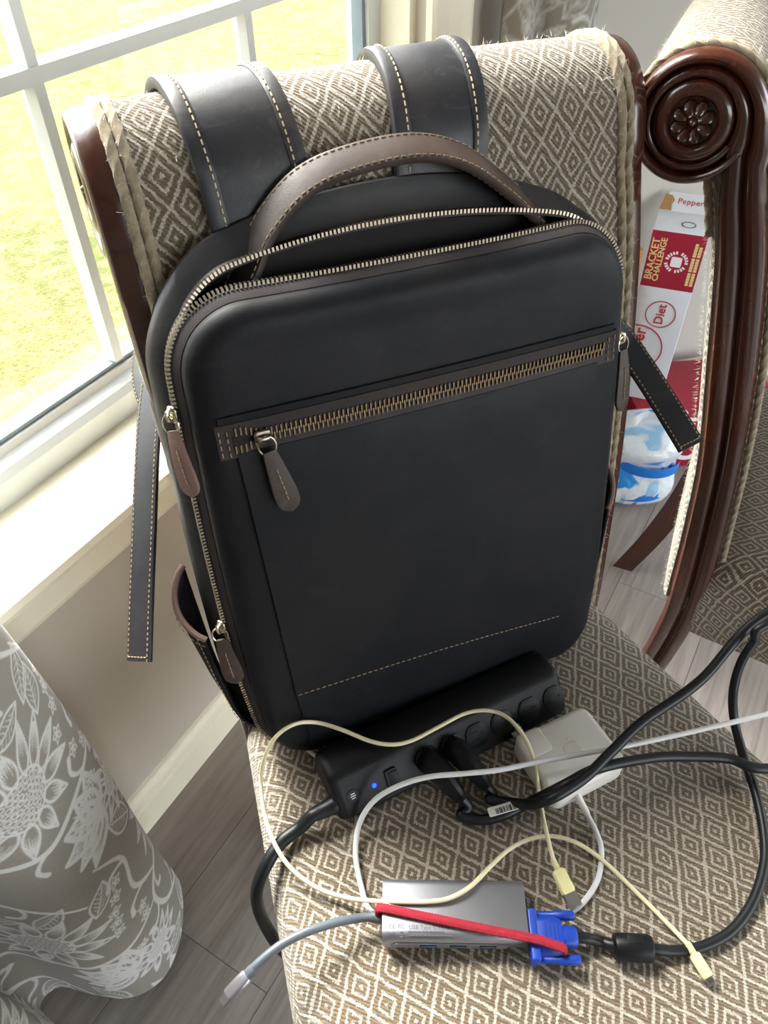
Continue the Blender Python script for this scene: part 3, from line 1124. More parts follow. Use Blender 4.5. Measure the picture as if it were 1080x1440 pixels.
def openw(a, b):
    w = np.clip(1 - ((a + .012) / .158) ** 2, 0, 1) * np.clip((b - .385) / .045, 0, 1)
    return w ** .8
def cf(a, b):
    """soft puff of the front face."""
    return .007 * np.clip(1 - (a / .175) ** 2, 0, 1) * np.clip(1 - ((b - .21) / .225) ** 2, 0, 1) - .003 * np.exp(-((b - .345) / .02) ** 2)
def layer(c, inset, db=0.0, dc=0.0, grow=0.0, wide=0.0):
    hl = .186 - inset + grow; 
    lp = bag_loop(hl, hl, inset * .35 + .0005, BH - inset, max(.045 - inset, .006) + .004, max(.052 - inset, .006) + .004)
    w = openw(lp[:, 0], lp[:, 1])
    w2 = np.clip(1 - (np.abs(lp[:, 0]) / np.where(lp[:, 0] < 0, .190, .160)) ** 2.1, 0, 1) * np.clip((lp[:, 1] - .36) / .06, 0, 1) ** 1.2
    w = w * (1 - wide) + w2 * wide
    out = np.zeros((BN, 3))
    out[:, 0] = lp[:, 0]
    out[:, 1] = lp[:, 1] + db * w
    tap = 1 - .28 * np.clip(lp[:, 1] / BH, 0, 1)
    out[:, 2] = np.where(c < -.04, -.04 + (c + .04) * tap, c) + dc * w
    return out
def toW(arr):
    return [BG.w(*p) for p in arr]

# front section: face, rounded edge, lip
mb = MB()
loops = []
base = layer(-.001, .035)
cen = np.array([0, .222])
for s in (.02, .15, .3, .45, .6, .72, .84, .93, 1.0):
    q = base.copy()
    q[:, 0] = cen[0] + (base[:, 0] - cen[0]) * s; q[:, 1] = cen[1] + (base[:, 1] - cen[1]) * s
    q[:, 2] = cf(q[:, 0], q[:, 1]) - .001
    loops.append(toW(q))
for c, ins in ((-.0012, .026), (-.003, .0190), (-.006, .0132), (-.010, .0095), (-.0150, .0078), (-.0185, .0082)):
    loops.append(toW(layer(c, ins, -.002, .004)))
mb.loft(loops, True, True, False)
fsec = mb.build('front_panel', M['leather'], bag)
# lining behind the front panel
mb = MB()
mb.loft([toW(layer(-.0255, .003, -.002, .004)), toW(layer(-.020, .013, -.002, .004)), toW(layer(-.014, .024, -.002, .004)), toW(layer(-.013, .10, -.002, .004))], True, False, True)
mb.build('lining', M['lining'], bag)
# main body behind the zipper
mb = MB()
ZB, ZC = .020, -.012
specs = [(-.0385, .0005, ZB, ZC, 0, 0), (-.042, -.002, ZB * 1.15, ZC * 1.02, 0.001, .25), (-.048, -.005, .029, -.010, .002, .6), (-.056, -.007, .036, -.007, .003, .9), (-.064, -.006, .038, -.003, .003, 1), (-.070, .000, .038, 0, .001, 1), (-.074, .012, .035, 0, 0, 1), (-.076, .03, .03, 0, 0, 1), (-.0765, .09, .02, 0, 0, 1)]
mb.loft([toW(layer(c, i, db, dc, g, wd)) for c, i, db, dc, g, wd in specs], True, False, True)
body = mb.build('body', M['leather2'], bag)
mb = MB()
mb.loft([toW(layer(-.0335, .004, ZB, ZC)), toW(layer(-.044, .008, ZB * 1.1, ZC * .8)), toW(layer(-.052, .012, ZB * 1.3, 0)), toW(layer(-.056, .03, ZB, 0)), toW(layer(-.057, .10, 0, 0))], True, False, True)
mb.build('lining', M['lining'], bag)
# zipper tapes (the front half follows the panel, the rear half follows the body)
mb = MB(); mb.loft([toW(layer(-.0165, .0088, -.002, .004)), toW(layer(-.0155, .0072, -.002, .004)), toW(layer(-.0190, .0042, -.002, .004)), toW(layer(-.0235, .0022, -.002, .004)), toW(layer(-.0250, .0022, -.002, .004)), toW(layer(-.0250, .0040, -.002, .004)), toW(layer(-.018, .0085, -.002, .004))], True)
tape1 = mb.build('zipper_tape', M['tape'], bag)
mb = MB(); mb.loft([toW(layer(-.0400, .0002, ZB, ZC)), toW(layer(-.0370, .0012, ZB, ZC)), toW(layer(-.0275, .0022, ZB, ZC)), toW(layer(-.0275, .0040, ZB, ZC)), toW(layer(-.037, .0040, ZB, ZC))], True)
tape2 = mb.build('zipper_tape', M['strip'], bag)

def arc_pts(arr, i0, i1, step):
    return resample(np.array(arr)[i0:i1], step)
IL0, IR1 = 18, BN - 14 - 12 - 20
def teeth_row(mb, cpos, db, dc, phase, across):
    line = arc_pts(toW(layer(cpos, .0012, db, dc)), IL0, IR1, .00155)
    cenW = BG.w(0, .2, cpos)
    for k in range(phase, len(line) - 1, 2):
        T = unit(line[k + 1] - line[k - 1 if k else 0])
        out = unit(np.cross(T, BG.N))
        if out @ (line[k] - cenW) < 0: out = -out
        mb.box(line[k] + out * .0006, .0017, .0048, .0030, T, np.cross(T, out), out)
mb = MB(); teeth_row(mb, -.0250, -.002, .004, 0, 1); tag(mb.build('zipper_teeth', M['brass'], tape1, smooth=False), kind='stuff')
mb = MB(); teeth_row(mb, -.0280, ZB, ZC, 1, -1); tag(mb.build('zipper_teeth', M['brass'], tape2, smooth=False), kind='stuff')

def stitches(line, nrm, length=.0040, gap=.0026, r=.00048, lift=.0004):
    """row of short thread dashes along a world polyline."""
    mb = MB()
    p = resample(np.array(line), .0011)
    n = int(length / .0011); g = n + max(1, int(gap / .0011))
    k = 0
    while k + n < len(p):
        seg = p[k:k + n + 1:max(1, n // 2)] + np.array(nrm) * lift
        mb.tube(seg, r, 5)
        k += g
    return mb
def stitch_part(line, nrm, parent, mat='thread', **k):
    m = stitches(line, nrm, **k)
    if m.v:
        return tag(m.build('stitching', M[mat], parent), kind='stuff')

def patch(fa, fb, na, nb, th, cofs=0.0, soft=True):
    """raised sheet on the front face; fa(u,v)->a, fb(u,v)->b over the unit square."""
    mb = MB()
    top = []
    for j in range(nb + 1):
        row = []
        for i in range(na + 1):
            u, v = i / na, j / nb
            a, b = fa(u, v), fb(u, v)
            e = 1.0
            row.append((a, b, float(cf(a, b)) + cofs + th))
        top.append(row)
    n = na + 1
    V = [BG.w(*p) for r in top for p in r]
    Fc = [(j * n + i, j * n + i + 1, (j + 1) * n + i + 1, (j + 1) * n + i) for j in range(nb) for i in range(na)]
    # skirt
    per = [(i, 0) for i in range(na)] + [(na, j) for j in range(nb)] + [(i, nb) for i in range(na, 0, -1)] + [(0, j) for j in range(nb, 0, -1)]
    b0 = len(V)
    for i, j in per:
        a, b, c_ = top[j][i]
        u, v = i / na, j / nb
        V.append(BG.w(a + (.0012 if i == na else (-.0012 if i == 0 else 0)), b + (.0012 if j == nb else (-.0012 if j == 0 else 0)), c_ - th - .0025))
    m = len(per)
    for k in range(m):
        i, j = per[k]; i2, j2 = per[(k + 1) % m]
        Fc.append((j * n + i, j2 * n + i2, b0 + (k + 1) % m, b0 + k))
    mb.add(V, Fc)
    return mb

lerp = lambda a, b, t: a + (b - a) * t
# big pocket panel below the pocket zipper, and the band along the bottom
pb = lambda u: lerp(.094, .074, u) + .006 * math.sin(u * math.pi)
mb = patch(lambda u, v: lerp(lerp(-.147, .132, u), lerp(-.156, .150, u), v), lambda u, v: lerp(pb(u), .334, v), 26, 26, .0026)
pocket = mb.build('pocket_panel', M['leather'], bag)
mb = patch(lambda u, v: lerp(lerp(-.140, .128, u), lerp(-.147, .132, u), v), lambda u, v: lerp(.020, pb(u) - .0005, v), 26, 8, .0016)
band = mb.build('bottom_band', M['leather'], bag)
stitch_part([BG.w(lerp(-.145, .131, u), pb(u) - .004, float(cf(lerp(-.145, .131, u), pb(u) - .004)) + .0016) for u in np.linspace(0, 1, 40)], BG.N, band)
# flap above the pocket zipper
mb = patch(lambda u, v: lerp(-.165, .165, u), lambda u, v: lerp(.3565, .363, v), 26, 3, .0010)
mb.build('pocket_flap', M['leather'], bag)
# pocket zipper: brown strip, teeth, end stitches
zb = lambda u: .3445
mb = patch(lambda u, v: lerp(-.168, .168, u), lambda u, v: lerp(.3315, .3575, v), 26, 4, .0020)
pstrip = mb.build('pocket_zipper', M['strip'], bag)
mb = MB()
aa = np.arange(-.156, .156, .0018)
SLA = -.1365
for k, a in enumerate(aa):
    sgn = 1 if k % 2 else -1
    op = .0045 * max(0, min(1, (SLA - a) / .012))
    bb = .3445 + sgn * (.0022 + op)
    mb.box(BG.w(a, bb, float(cf(a, bb)) + .0029), .0011, .0062, .0016, BG.U, BG.B, BG.N)
tag(mb.build('zipper_teeth', M['brass_dark'], pstrip, smooth=False), kind='stuff')
mb = MB(); mb.box(BG.w(-.147, .3445, float(cf(-.147, .3445)) + .0021), .020, .0055, .0008, BG.U, BG.B, BG.N)
mb.build('zipper_gap', M['lining'], pstrip, smooth=False)
for a in (-.1605, .1605):
    stitch_part([BG.w(a, b, float(cf(a, b)) + .0024) for b in np.linspace(.333, .356, 8)], BG.N, pstrip)
    stitch_part([BG.w(a * 1.035, b, float(cf(a, b)) + .0024) for b in np.linspace(.334, .355, 8)], BG.N, pstrip)

def zip_slider(pos, along, out, plen, pwid, pdir, mat='nickel', pull='brown', pn=None):
    """slider body, bridge, ring and leather pull; along = run of the zip, out = surface normal, pdir = direction the pull hangs."""
    A = unit(along); O = unit(out - A * (np.array(out) @ A)); B = np.cross(A, O)
    mb = MB()
    mb.bbox(pos + O * .0020, .0125, .0095, .0034, .003, A, B, O)
    mb.tube([pos + O * .003 - A * .005, pos + O * .0066 - A * .003, pos + O * .0072, pos + O * .0066 + A * .003, pos + O * .003 + A * .005], .0016, 8)
    sl = mb.build('zipper_slider', M[mat], bag)
    D = unit(pdir); Np = unit(np.array(pn if pn is not None else O)); Np = unit(Np - D * (Np @ D)); Sd = np.cross(D, Np)
    rc = pos + O * .0062 + D * .006
    mb = MB()
    mb.tube([rc + D * math.cos(t) * .0072 + Sd * math.sin(t) * .0066 for t in np.linspace(0, 2 * math.pi, 25)], .00085, 7, False)
    mb.build('pull_ring', M[mat], sl)
    # teardrop leather tab
    st = rc + D * .0045
    C = []; H = []
    for t in np.linspace(0, 1, 22):
        C.append(st + D * plen * t + Np * .0012 * math.sin(t * 3))
        w = lerp(.55, 1.0, min(1, t * 1.5) ** .8) * pwid / 2
        if t > .80: w *= math.sqrt(max(0.02, 1 - ((t - .80) / .20) ** 2))
        H.append(w)
    mb = MB(); mb.ribbon(C, Sd, H, .0030)
    pl = mb.build('zipper_pull', M[pull], sl)
    stitch_part([st + D * plen * t + Np * (.0016 + .0012 * math.sin(t * 3)) for t in np.linspace(.28, .86, 10)], Np, pl, length=.0034, gap=.0018)
    stitch_part([st + D * plen * t - Np * .0016 for t in np.linspace(.28, .86, 10)], -Np, pl, length=.0034, gap=.0018)
    return sl

# pocket slider
p0 = BG.w(SLA, .3445, float(cf(SLA, .3445)) + .0028)
q0 = BG.px(405, 705, .008)
zip_slider(p0, BG.U, BG.N, .050, .0185, BG.w(*q0) - p0, 'brass', pn=BG.N)
# main zipper sliders
def on_loop(cpos, bt, left=True):
    L_ = layer(cpos, .0012)
    if left:
        rngs = range(20, 75)
    else:
        rngs = range(BN - 80, BN - 20)
    i = min(rngs, key=lambda k: abs(L_[k, 1] - bt))
    return BG.w(*L_[i]), unit(BG.w(*L_[i + 1]) - BG.w(*L_[i - 1])), unit(BG.U * (-1 if left else 1) * .8 + BG.N * .45)
p0, T0, O0 = on_loop(-.0265, .365); zip_slider(p0 + O0 * .001, T0, O0, .050, .017, -BG.B + BG.N * .26 + BG.U * .05, 'nickel', 'edge', pn=BG.N * .7 - BG.U * .7)
p0, T0, O0 = on_loop(-.0265, .165); zip_slider(p0 + O0 * .001, T0, O0, .046, .018, -BG.B + BG.U * .06 + BG.N * .15, 'nickel', pn=BG.N * .9 - BG.U * .3)
p0, T0, O0 = on_loop(-.0265, .338, False); zip_slider(p0 + O0 * .001, T0, O0, .056, .018, -BG.B + BG.N * .12 - BG.U * .02, 'nickel', pn=BG.N + BG.U * .25)

# side pockets with a raw leather lip
for sgn in (-1, 1):
    mb = MB(); rows = []
    lipc = []
    nb, nc = 14, 14
    for j in range(nb + 1):
        v = j / nb
        row = []
        for i in range(nc + 1):
            u = i / nc
            c = lerp(-.036, -.074, u)
            btop = lerp(.150, .205, u)
            b = lerp(.028, btop, v)
            hw = .186 * (1 + .03 * math.sin(math.pi * b / BH) - .035 * max(0, 1 - b / .1)) + .010
            if b < .055: hw -= .030 * ((.055 - b) / .045) ** 2
            bul = (.002 + .020 * v ** 1.3) * math.sin(math.pi * min(1, u * .92 + .04)) ** .6
            row.append(BG.w(sgn * (hw + bul), b, c))
        rows.append(row)
    n = nc + 1
    mb.loft(rows, False)
    o = mb.build('side_pocket', M['leather'], bag)
    md = o.modifiers.new('solid', 'SOLIDIFY'); md.thickness = .0026; md.offset = 0
    mb = MB()
    lip = spline(rows[-1], 3)
    mb.tube(lip, .0027, 8)
    mb.build('pocket_lip', M['edge'], o)
    stitch_part([BG.w(*(BG.loc(p) + np.array([sgn * .0022, 0, 0]))) for p in [r[1] for r in rows]], BG.N, o, 'thread')
    stitch_part([p + BG.U * sgn * .002 - BG.B * .007 for p in lip], BG.U * sgn, o, 'thread')

# carry handle
hp = [(-.130, .430, -.040), (-.122, .441, -.043), (-.1125, .453, -.046), (-.097, .474, -.048), (-.0675, .496, -.049), (-.030, .5055, -.049), (.0175, .5075, -.049), (.055, .497, -.049), (.0885, .474, -.048), (.107, .457, -.046), (.119, .445, -.044), (.128, .435, -.041)]
HPW = spline([BG.w(*p) for p in hp], 6)
sd = [unit(BG.N * .8 - BG.B * .62) for _ in HPW]
hwid = [.0125 + .002 * (abs(i / (len(HPW) - 1) - .5) > .40) for i in range(len(HPW))]
mb = MB(); mb.ribbon(HPW, sd, hwid, .0065, .001)
handle = mb.build('carry_handle', M['brown'], bag)
def offset_line(C, sides, off, lift):
    out = []
    for i in range(len(C)):
        T = unit(C[min(i + 1, len(C) - 1)] - C[max(i - 1, 0)])
        Sx = sides[i] if np.ndim(sides) > 1 else sides
        Sx = unit(Sx - T * (Sx @ T)); nn = np.cross(T, Sx)
        out.append(C[i] + Sx * off + nn * lift)
    return out
for off in (-.0095, .0095):
    for lift in (.0036, -.0034):
        stitch_part(offset_line(HPW, sd, off, lift), BG.B * 0, handle, 'thread', length=.0034, gap=.0030)

# shoulder straps over the rolled chair top
def C1w(x, y, z):
    return C1.o + C1.U * x - C1.N * y + Z3 * z
def shoulder(x_bag, x_top, x_rear, hw0, hw1, rear_len):
    yz = []
    fp = [(a, b) for a, b in FRs if .895 < b < .917]
    yz += [(a - .0085, b) for a, b in fp]
    for a in np.linspace(196, -20, 26):
        yz.append((SCR[0] + (scroll_r(a) + .0068) * math.cos(math.radians(a)), SCR[1] + (scroll_r(a) + .0068) * math.sin(math.radians(a))))
    yz += [(SCR[0] + .062, .93), (SCR[0] + .058, .87), (SCR[0] + .05, .80), (SCR[0] + .04, .80 - rear_len)]
    yz = resample(np.array(yz), .006)
    N = len(yz)
    C = []; H = []
    nt = int(N * .5)
    for i in range(N):
        t = i / (N - 1)
        x = lerp(x_bag, x_top, min(1, i / nt)) if i <= nt else lerp(x_top, x_rear, (i - nt) / (N - nt))
        C.append(C1w(x, *yz[i])); H.append(lerp(hw0, hw1, t))
    side = C1.U
    sdv = [side for _ in C]
    mb = MB(); mb.ribbon(C, sdv, H, .006, .0015)
    s = mb.build('shoulder_strap', M['strap'], bag)
    for sg in (-1, 1):
        # folded binding along each edge, with a stitched line
        e = []
        for i in range(N):
            T = unit(C[min(i + 1, N - 1)] - C[max(i - 1, 0)]); Sx = unit(side - T * (side @ T)); nn = np.cross(T, Sx)
            e.append(C[i] + Sx * sg * (H[i] - .0062) + nn * (-.0004))
        mb = MB(); mb.ribbon(e, sdv, .0068, .0086)
        bd = mb.build('strap_binding', M['strap'], s)
        for lf in (.0046, -.0046):
            stitch_part(offset_line(e, sdv, -sg * .0035, lf), BG.B * 0, bd, 'thread_lt', length=.0036, gap=.0022, r=.00058)
    return s
def chair_x(px_, py_, top):
    p = onz(px_, py_, 1.036) if top else onplane(px_, py_, C1w(0, .045, .88), unit(C1.N + Z3 * .17))
    return float(C1.loc(p)[0])
shoulder(chair_x(388, 292, 0), chair_x(296, 116, 1), chair_x(280, 116, 1), .0385, .0375, .12)
shoulder(chair_x(622, 245, 0), chair_x(618, 66, 1), chair_x(618, 66, 1), .0375, .0375, .12)

# loose adjuster ends hanging on both sides
def tail(ptsw, side, hw, end_cut=True):
    C = resample(spline(ptsw, 8), .005)
    sdv = side
    mb = MB(); mb.ribbon(C, sdv, hw, .0042, .0004)
    o = mb.build('strap_end', M['tail'], bag)
    for off in (-hw + .0028, hw - .0028):
        for lf in (.0023, -.0023):
            stitch_part(offset_line(C, np.array([side] * len(C)), off, lf), BG.B * 0, o, 'thread', length=.0032, gap=.0024, r=.0006)
    T = unit(C[-1] - C[-2]); Sx = unit(np.array(side) - T * (np.array(side) @ T)); nn = np.cross(T, Sx)
    for lf in (.0023, -.0023):
        stitch_part([C[-1] - T * .0035 + Sx * q + nn * lf for q in np.linspace(-hw + .003, hw - .003, 8)], BG.B * 0, o, 'thread', length=.003, gap=.002, r=.0006)
    return o
tail([P(226, 470, .685), P(213, 560, .668), P(207, 640, .657), P(203, 740, .650), P(199, 840, .645), P(196, 930, .640)], unit(P(260, 700, .645) - P(200, 700, .665)), .0130)
tail([BG.w(.165, .375, -.058), P(868, 470, .690), P(893, 503, .692), P(928, 556, .688), P(955, 600, .682), P(972, 628, .678)], unit(P(950, 520, .685) - P(900, 560, .680)), .0127)
# lower strap piece looping out behind the left frame
tail([P(206, 470, .715), P(198, 510, .705), P(204, 552, .690), P(226, 590, .672)], unit(P(230, 540, .68) - P(190, 540, .71)), .0125)

# ------------------------------------------------------------------ power strip on the seat
A0, B0 = S(480, 1162, .001), S(797, 1001, .001)
A0[2] = B0[2] = max(A0[2], B0[2])
PX_ = unit(B0 - A0); PY_ = np.array([PX_[1], -PX_[0], 0.0])      # PY_ points to the camera side
PLEN = float(np.linalg.norm(B0 - A0))
strip = empty('power_strip', A0 + PX_ * PLEN / 2)
tag(strip, 'black six outlet power strip with a blue light in front of the backpack', 'power strip')
sec = [(0, .0025), (.0005, .006), (-.020, .037), (-.023, .0395), (-.028, .0415), (-.050, .0405), (-.057, .036), (-.060, .028), (-.061, .003), (-.059, .0005), (-.003, .0)]
sc_ = np.array(sec).mean(0)
mb = MB()
lps = []
for t, k in ((0, .80), (.0012, .90), (.004, .97), (.009, 1.0), (PLEN - .009, 1.0), (PLEN - .004, .97), (PLEN - .0012, .90), (PLEN, .80)):
    lps.append([A0 + PX_ * t + PY_ * (sc_[0] + (f - sc_[0]) * k) + Z3 * (max(0.0, sc_[1] + (z - sc_[1]) * k)) for f, z in sec])
mb.loft(lps, True, True, True)
mb.build('strip_body', M['blackplastic'], strip)
fdir = unit(PY_ * (-.0205) + Z3 * .031)            # up the outlet face
fnor = unit(np.cross(PX_, fdir)); fnor = fnor if fnor[2] > 0 else -fnor
f0 = A0 + PY_ * -.010 + Z3 * .0215
def face(px, py):
    p = onplane(px, py, f0, fnor)
    return f0 + PX_ * ((p - f0) @ PX_)
OUT = [face(*q) for q in ((781, 993), (747, 1011), (709, 1031), (674, 1049), (641, 1068), (607, 1087))]
for c in OUT:
    mb = MB()
    lp = []
    for k, h in ((1, -.001), (1, .0012), (.93, .0018), (.1, .0016)):
        lp.append([c + PX_ * .0122 * k * math.cos(t) + fdir * .0138 * k * max(-.9, min(.9, math.sin(t))) + fnor * h for t in np.linspace(0, 2 * math.pi, 24, endpoint=False)])
    mb.loft(lp, True, False, True)
    oo = mb.build('outlet', M['outlet'], strip)
    mb = MB()
    for d, w, hh in ((-.0042, .0018, .0068), (.0042, .0018, .0082)):
        mb.box(c + fdir * d + fnor * .0016 - PX_ * .002, hh, w, .0012, PX_, fdir, fnor)
    mb.lathe(c + PX_ * .0065 + fnor * .0012, fnor, [(.0022, 0), (.0022, .0010), (.0001, .0010)], 10)
    mb.build('slots', M['slot'], oo)
c = face(502, 1137)
mb = MB(); mb.lathe(c, fnor, [(.0062, -.001), (.0062, .0006), (.0058, .0010), (.0001, .0010)], 24); lg = mb.build('round_badge', M['outlet'], strip)
mb = MB()
for q in range(3):
    mb.box(c + fnor * .0011 + fdir * (.0022 - .0022 * q) , .005 - .001 * (q != 1), .0008, .0003, PX_, fdir, fnor)
mb.build('badge_print', M['spacegrey2'], lg)
c = face(532, 1124)
mb = MB(); mb.lathe(c, fnor, [(.0022, -.001), (.0022, .0008), (.0014, .0016), (.0001, .0019)], 14); mb.build('indicator_light', M['led'], strip)
mb = MB(); mb.box(c - PX_ * .0058 + fnor * .0004, .0012, .011, .0004, PX_, fdir, fnor); mb.build('light_print', M['outlet'], strip)
c = face(556, 1111)
mb = MB(); mb.bbox(c + fnor * .0008, .012, .018, .004, .002, PX_, fdir, fnor); sw = mb.build('switch', M['slot'], strip)
mb = MB(); mb.bbox(c + fnor * .0026 + PX_ * .001, .009, .014, .003, .0015, unit(PX_ + fnor * .18), fdir, unit(fnor - PX_ * .18)); mb.build('rocker', M['outlet'], sw)
# supply cord over the left edge of the seat
sp = A0 + PY_ * -.014 + Z3 * .0125
mb = MB()
mb.lathe(sp + PX_ * .002, -PX_, [(.0085, 0), (.0085, .005), (.0075, .007), (.0068, .018), (.0063, .022)], 14)
pts = [sp - PX_ * .002, sp - PX_ * .020, S(423, 1163, .010), S(396, 1184, .010), onz(375, 1215, .492), onz(362, 1248, .470), onz(363, 1275, .435), onz(374, 1302, .39), onz(392, 1330, .34), onz(410, 1345, .25), onz(420, 1330, .10), onz(430, 1300, .02)]
mb.tube(spline(pts, 10), .0060, 12)
mb.build('supply_cord', M['cordblack'], strip)

# ------------------------------------------------------------------ two black plugs with their cords
def plug_thing(c, bend, pts, r, label):
    root = empty('plugged_cord', c)
    tag(root, label, 'power cord', 'plugged black cords')
    mb = MB()
    d2 = unit(bend)
    path = [c + fnor * .0015, c + fnor * .006, c + fnor * .014, c + fnor * .022 + d2 * .004, c + fnor * .027 + d2 * .012, c + fnor * .029 + d2 * .022, c + fnor * .027 + d2 * .031]
    rad = [.0118, .0122, .0118, .0112, .0095, .0078, .0058]
    mb.tube(spline(path, 5), np.interp(np.linspace(0, 6, 31), range(7), rad), 14, True, 0, lambda t: 1 + .10 * math.cos(4 * t))
    mb.build('plug_body', M['blackplastic'], root)
    e = path[-1]
    mb = MB()
    mb.tube(spline([e - d2 * .004, e + d2 * .012] + pts, 10), r, 12)
    mb.build('cord', M['cordblack'], root)
    return root
dn = unit(PY_ * .75 - Z3 * .75 + PX_ * .35)
plug_thing(OUT[5], dn, [S(648, 1147, .008), S(676, 1153, .006), S(708, 1146, .008), S(740, 1131, .012), S(790, 1106, .046), S(840, 1081, .047), S(915, 1066, .040), S(970, 1064, .034), S(1025, 1067, .03), onz(1080, 1081, .525), (.45, .36, .50), (.55, .36, .33), (.60, .36, .05), (.75, .30, .008)], .0047,
           'black cord plugged in nearest the blue light of the power strip')
plug_thing(OUT[4], dn, [S(688, 1124, .010), S(712, 1128, .010), S(745, 1131, .024), S(775, 1123, .047), S(822, 1094, .050), S(862, 1055, .054), S(905, 1014, .062), onz(985, 957, .575), onz(1080, 861, .60), (.52, .52, .60), (.62, .60, .555), (.68, .68, .513), (.72, .78, .512)], .0047,
           'black cord plugged in second from the blue light, looping over the white charger')
# folded paper tag with a bar code on the cord
tagc = S(712, 1138, .012)
TX = unit(S(738, 1129, .016) - S(690, 1143, .012)); TY = unit(np.cross(Z3, TX))
tg = empty('cord_tag', tagc)
tag(tg, 'small white paper tag with a bar code on the black cord', 'tag')
mb = MB(); mb.bbox(tagc + Z3 * .0035, .034, .0085, .0008, .0015, TX, TY, unit(np.cross(TX, TY)), rz=.0003); mb.build('paper', M['paper'], tg)
mb = MB()
x = -.010
while x < .012:
    w = random.choice((.0005, .0008, .0012)); mb.box(tagc + Z3 * .0041 + TX * x - TY * .001, w, .005, .0003, TX, TY, unit(np.cross(TX, TY))); x += w + random.choice((.0005, .0008))
mb.build('bar_code', M['ink'], tg)

# ------------------------------------------------------------------ white laptop charger
q = [S(734, 1035, .031), S(822, 991, .031), S(881, 1070, .031), S(777, 1122, .031)]
cc = sum(q) / 4
CX = unit((q[1] - q[0]) + (q[2] - q[3])); CX[2] = 0; CX = unit(CX); CY = np.array([-CX[1], CX[0], 0])
chg = empty('laptop_charger', np.array([cc[0], cc[1], cc[2] - .0300]))
tag(chg, 'square white laptop charger with rounded corners beside the power strip', 'charger')
sw_ = .5 * (np.linalg.norm(q[1] - q[0]) + np.linalg.norm(q[2] - q[3])); sh_ = .5 * (np.linalg.norm(q[0] - q[3]) + np.linalg.norm(q[1] - q[2]))
base = cc - Z3 * .0155
mb = MB(); mb.bbox(base, sw_ + .004, sh_ + .004, .0285, .010, CX, CY, Z3, 6, .005); mb.build('charger_body', M['white'], chg)
# plug adapter piece let into the back corner, with one folded prong
pc = base - CX * (sw_ / 2 - .013) + CY * (sh_ / 2 - .012)
mb = MB(); mb.bbox(pc + Z3 * .0005, .028, .030, .0282, .006, CX, CY, Z3, 5, .004); pa = mb.build('plug_adapter', M['white'], chg)
mb = MB(); mb.box(pc + CY * .020 - CX * .004 + Z3 * .008, .0065, .014, .0016, CX, CY, Z3); mb.box(pc + CY * .020 - CX * .004 - Z3 * .006, .0065, .014, .0016, CX, CY, Z3); mb.build('prong', M['steel'], pa, smooth=False)
# faint fruit-shaped emblem on the lid
mb = MB()
ec = base + Z3 * .01435 + CX * .002
pol = []
for t in np.linspace(0, 2 * math.pi, 40, endpoint=False):
    r = .0075 * (1 + .10 * math.cos(2 * t)) * (1 - .16 * math.exp(-((t - math.pi / 2) / .25) ** 2))
    x, y = r * math.cos(t), r * math.sin(t)
    dd = math.hypot(x - .0098, y - .001)
    if dd < .0042: x, y = .0098 + (x - .0098) / dd * .0042 * (1 if x < .0098 else -1), y
    pol.append((x, y))
mb.add([ec + CX * x + CY * y for x, y in pol] + [ec + CX * x + CY * y + Z3 * .0002 for x, y in pol], [tuple(range(40)), tuple(range(40, 80))] + [(i, (i + 1) % 40, 40 + (i + 1) % 40, 40 + i) for i in range(40)])
lf = [(0, .009), (.002, .0105), (.003, .013), (.001, .0115)]
mb.add([ec + CX * x + CY * y for x, y in lf] + [ec + CX * x + CY * y + Z3 * .0002 for x, y in lf], [(4, 5, 6, 7), (0, 1, 2, 3)])
t_ = plain('pearl_grey_emblem', lin(214, 210, 205), .25)
mb.build('emblem', t_, chg, smooth=False)

# ------------------------------------------------------------------ usb hub
h4 = [S(538, 1238, .0245), S(735, 1238, .0245), S(746, 1318, .0245), S(538, 1318, .0245)]
hc = sum(h4) / 4
HX = unit((h4[1] - h4[0]) + (h4[2] - h4[3])); HX[2] = 0; HX = unit(HX); HY = np.array([-HX[1], HX[0], 0])
hl_ = .5 * (np.linalg.norm(h4[1] - h4[0]) + np.linalg.norm(h4[2] - h4[3])); hd_ = .5 * (np.linalg.norm(h4[0] - h4[3]) + np.linalg.norm(h4[1] - h4[2]))
hub = empty('usb_hub', np.array([hc[0], hc[1], hc[2] - .0205]))
tag(hub, 'grey aluminium usb hub with three blue ports on the near front of the seat', 'usb hub')
HT = .0205
hb = hc - Z3 * HT / 2
mb = MB()
secs = [(y, z) for y, z in rrect(hd_ / 2 + .0025, HT / 2, .0070, 7)]
mb.loft([[hb + HX * x + HY * y * k + Z3 * z * k for y, z in secs] for x, k in ((-hl_ / 2, .985), (-hl_ / 2 + .0006, 1), (hl_ / 2 - .0006, 1), (hl_ / 2, .985))], True, True, True)
mb.build('hub_body', M['spacegrey'], hub)
fy = -(hd_ / 2 + .0025)
mb = MB()
lp = [(x, z) for x, z in rrect(hl_ * .40, .0042, .0040, 6)]
mb.loft([[hb + HX * (x - .004) + HY * (fy - .0002) + Z3 * (z - .0012) for x, z in lp], [hb + HX * (x - .004) + HY * (fy - .0010) + Z3 * (z - .0012) for x, z in lp]], True, True, True)
face_p = mb.build('port_panel', M['spacegrey2'], hub)
for px_ in (601, 642, 683):
    s = onplane(px_, 1341, hb + HY * fy, HY)
    x = (s - hb) @ HX
    c = hb + HX * x + HY * (fy - .0011) - Z3 * .001
    mb = MB(); mb.box(c, .0132, .0008, .0050, HX, HY, Z3); pt = mb.build('usb_port', M['slot'], face_p, smooth=False)
    mb = MB(); mb.box(c - HY * .0004 + Z3 * .0010, .0115, .0005, .0022, HX, HY, Z3); mb.build('port_tongue', M['portblue'], pt, smooth=False)
mb = MB()
tz = hb + Z3 * (HT / 2 + .00005)
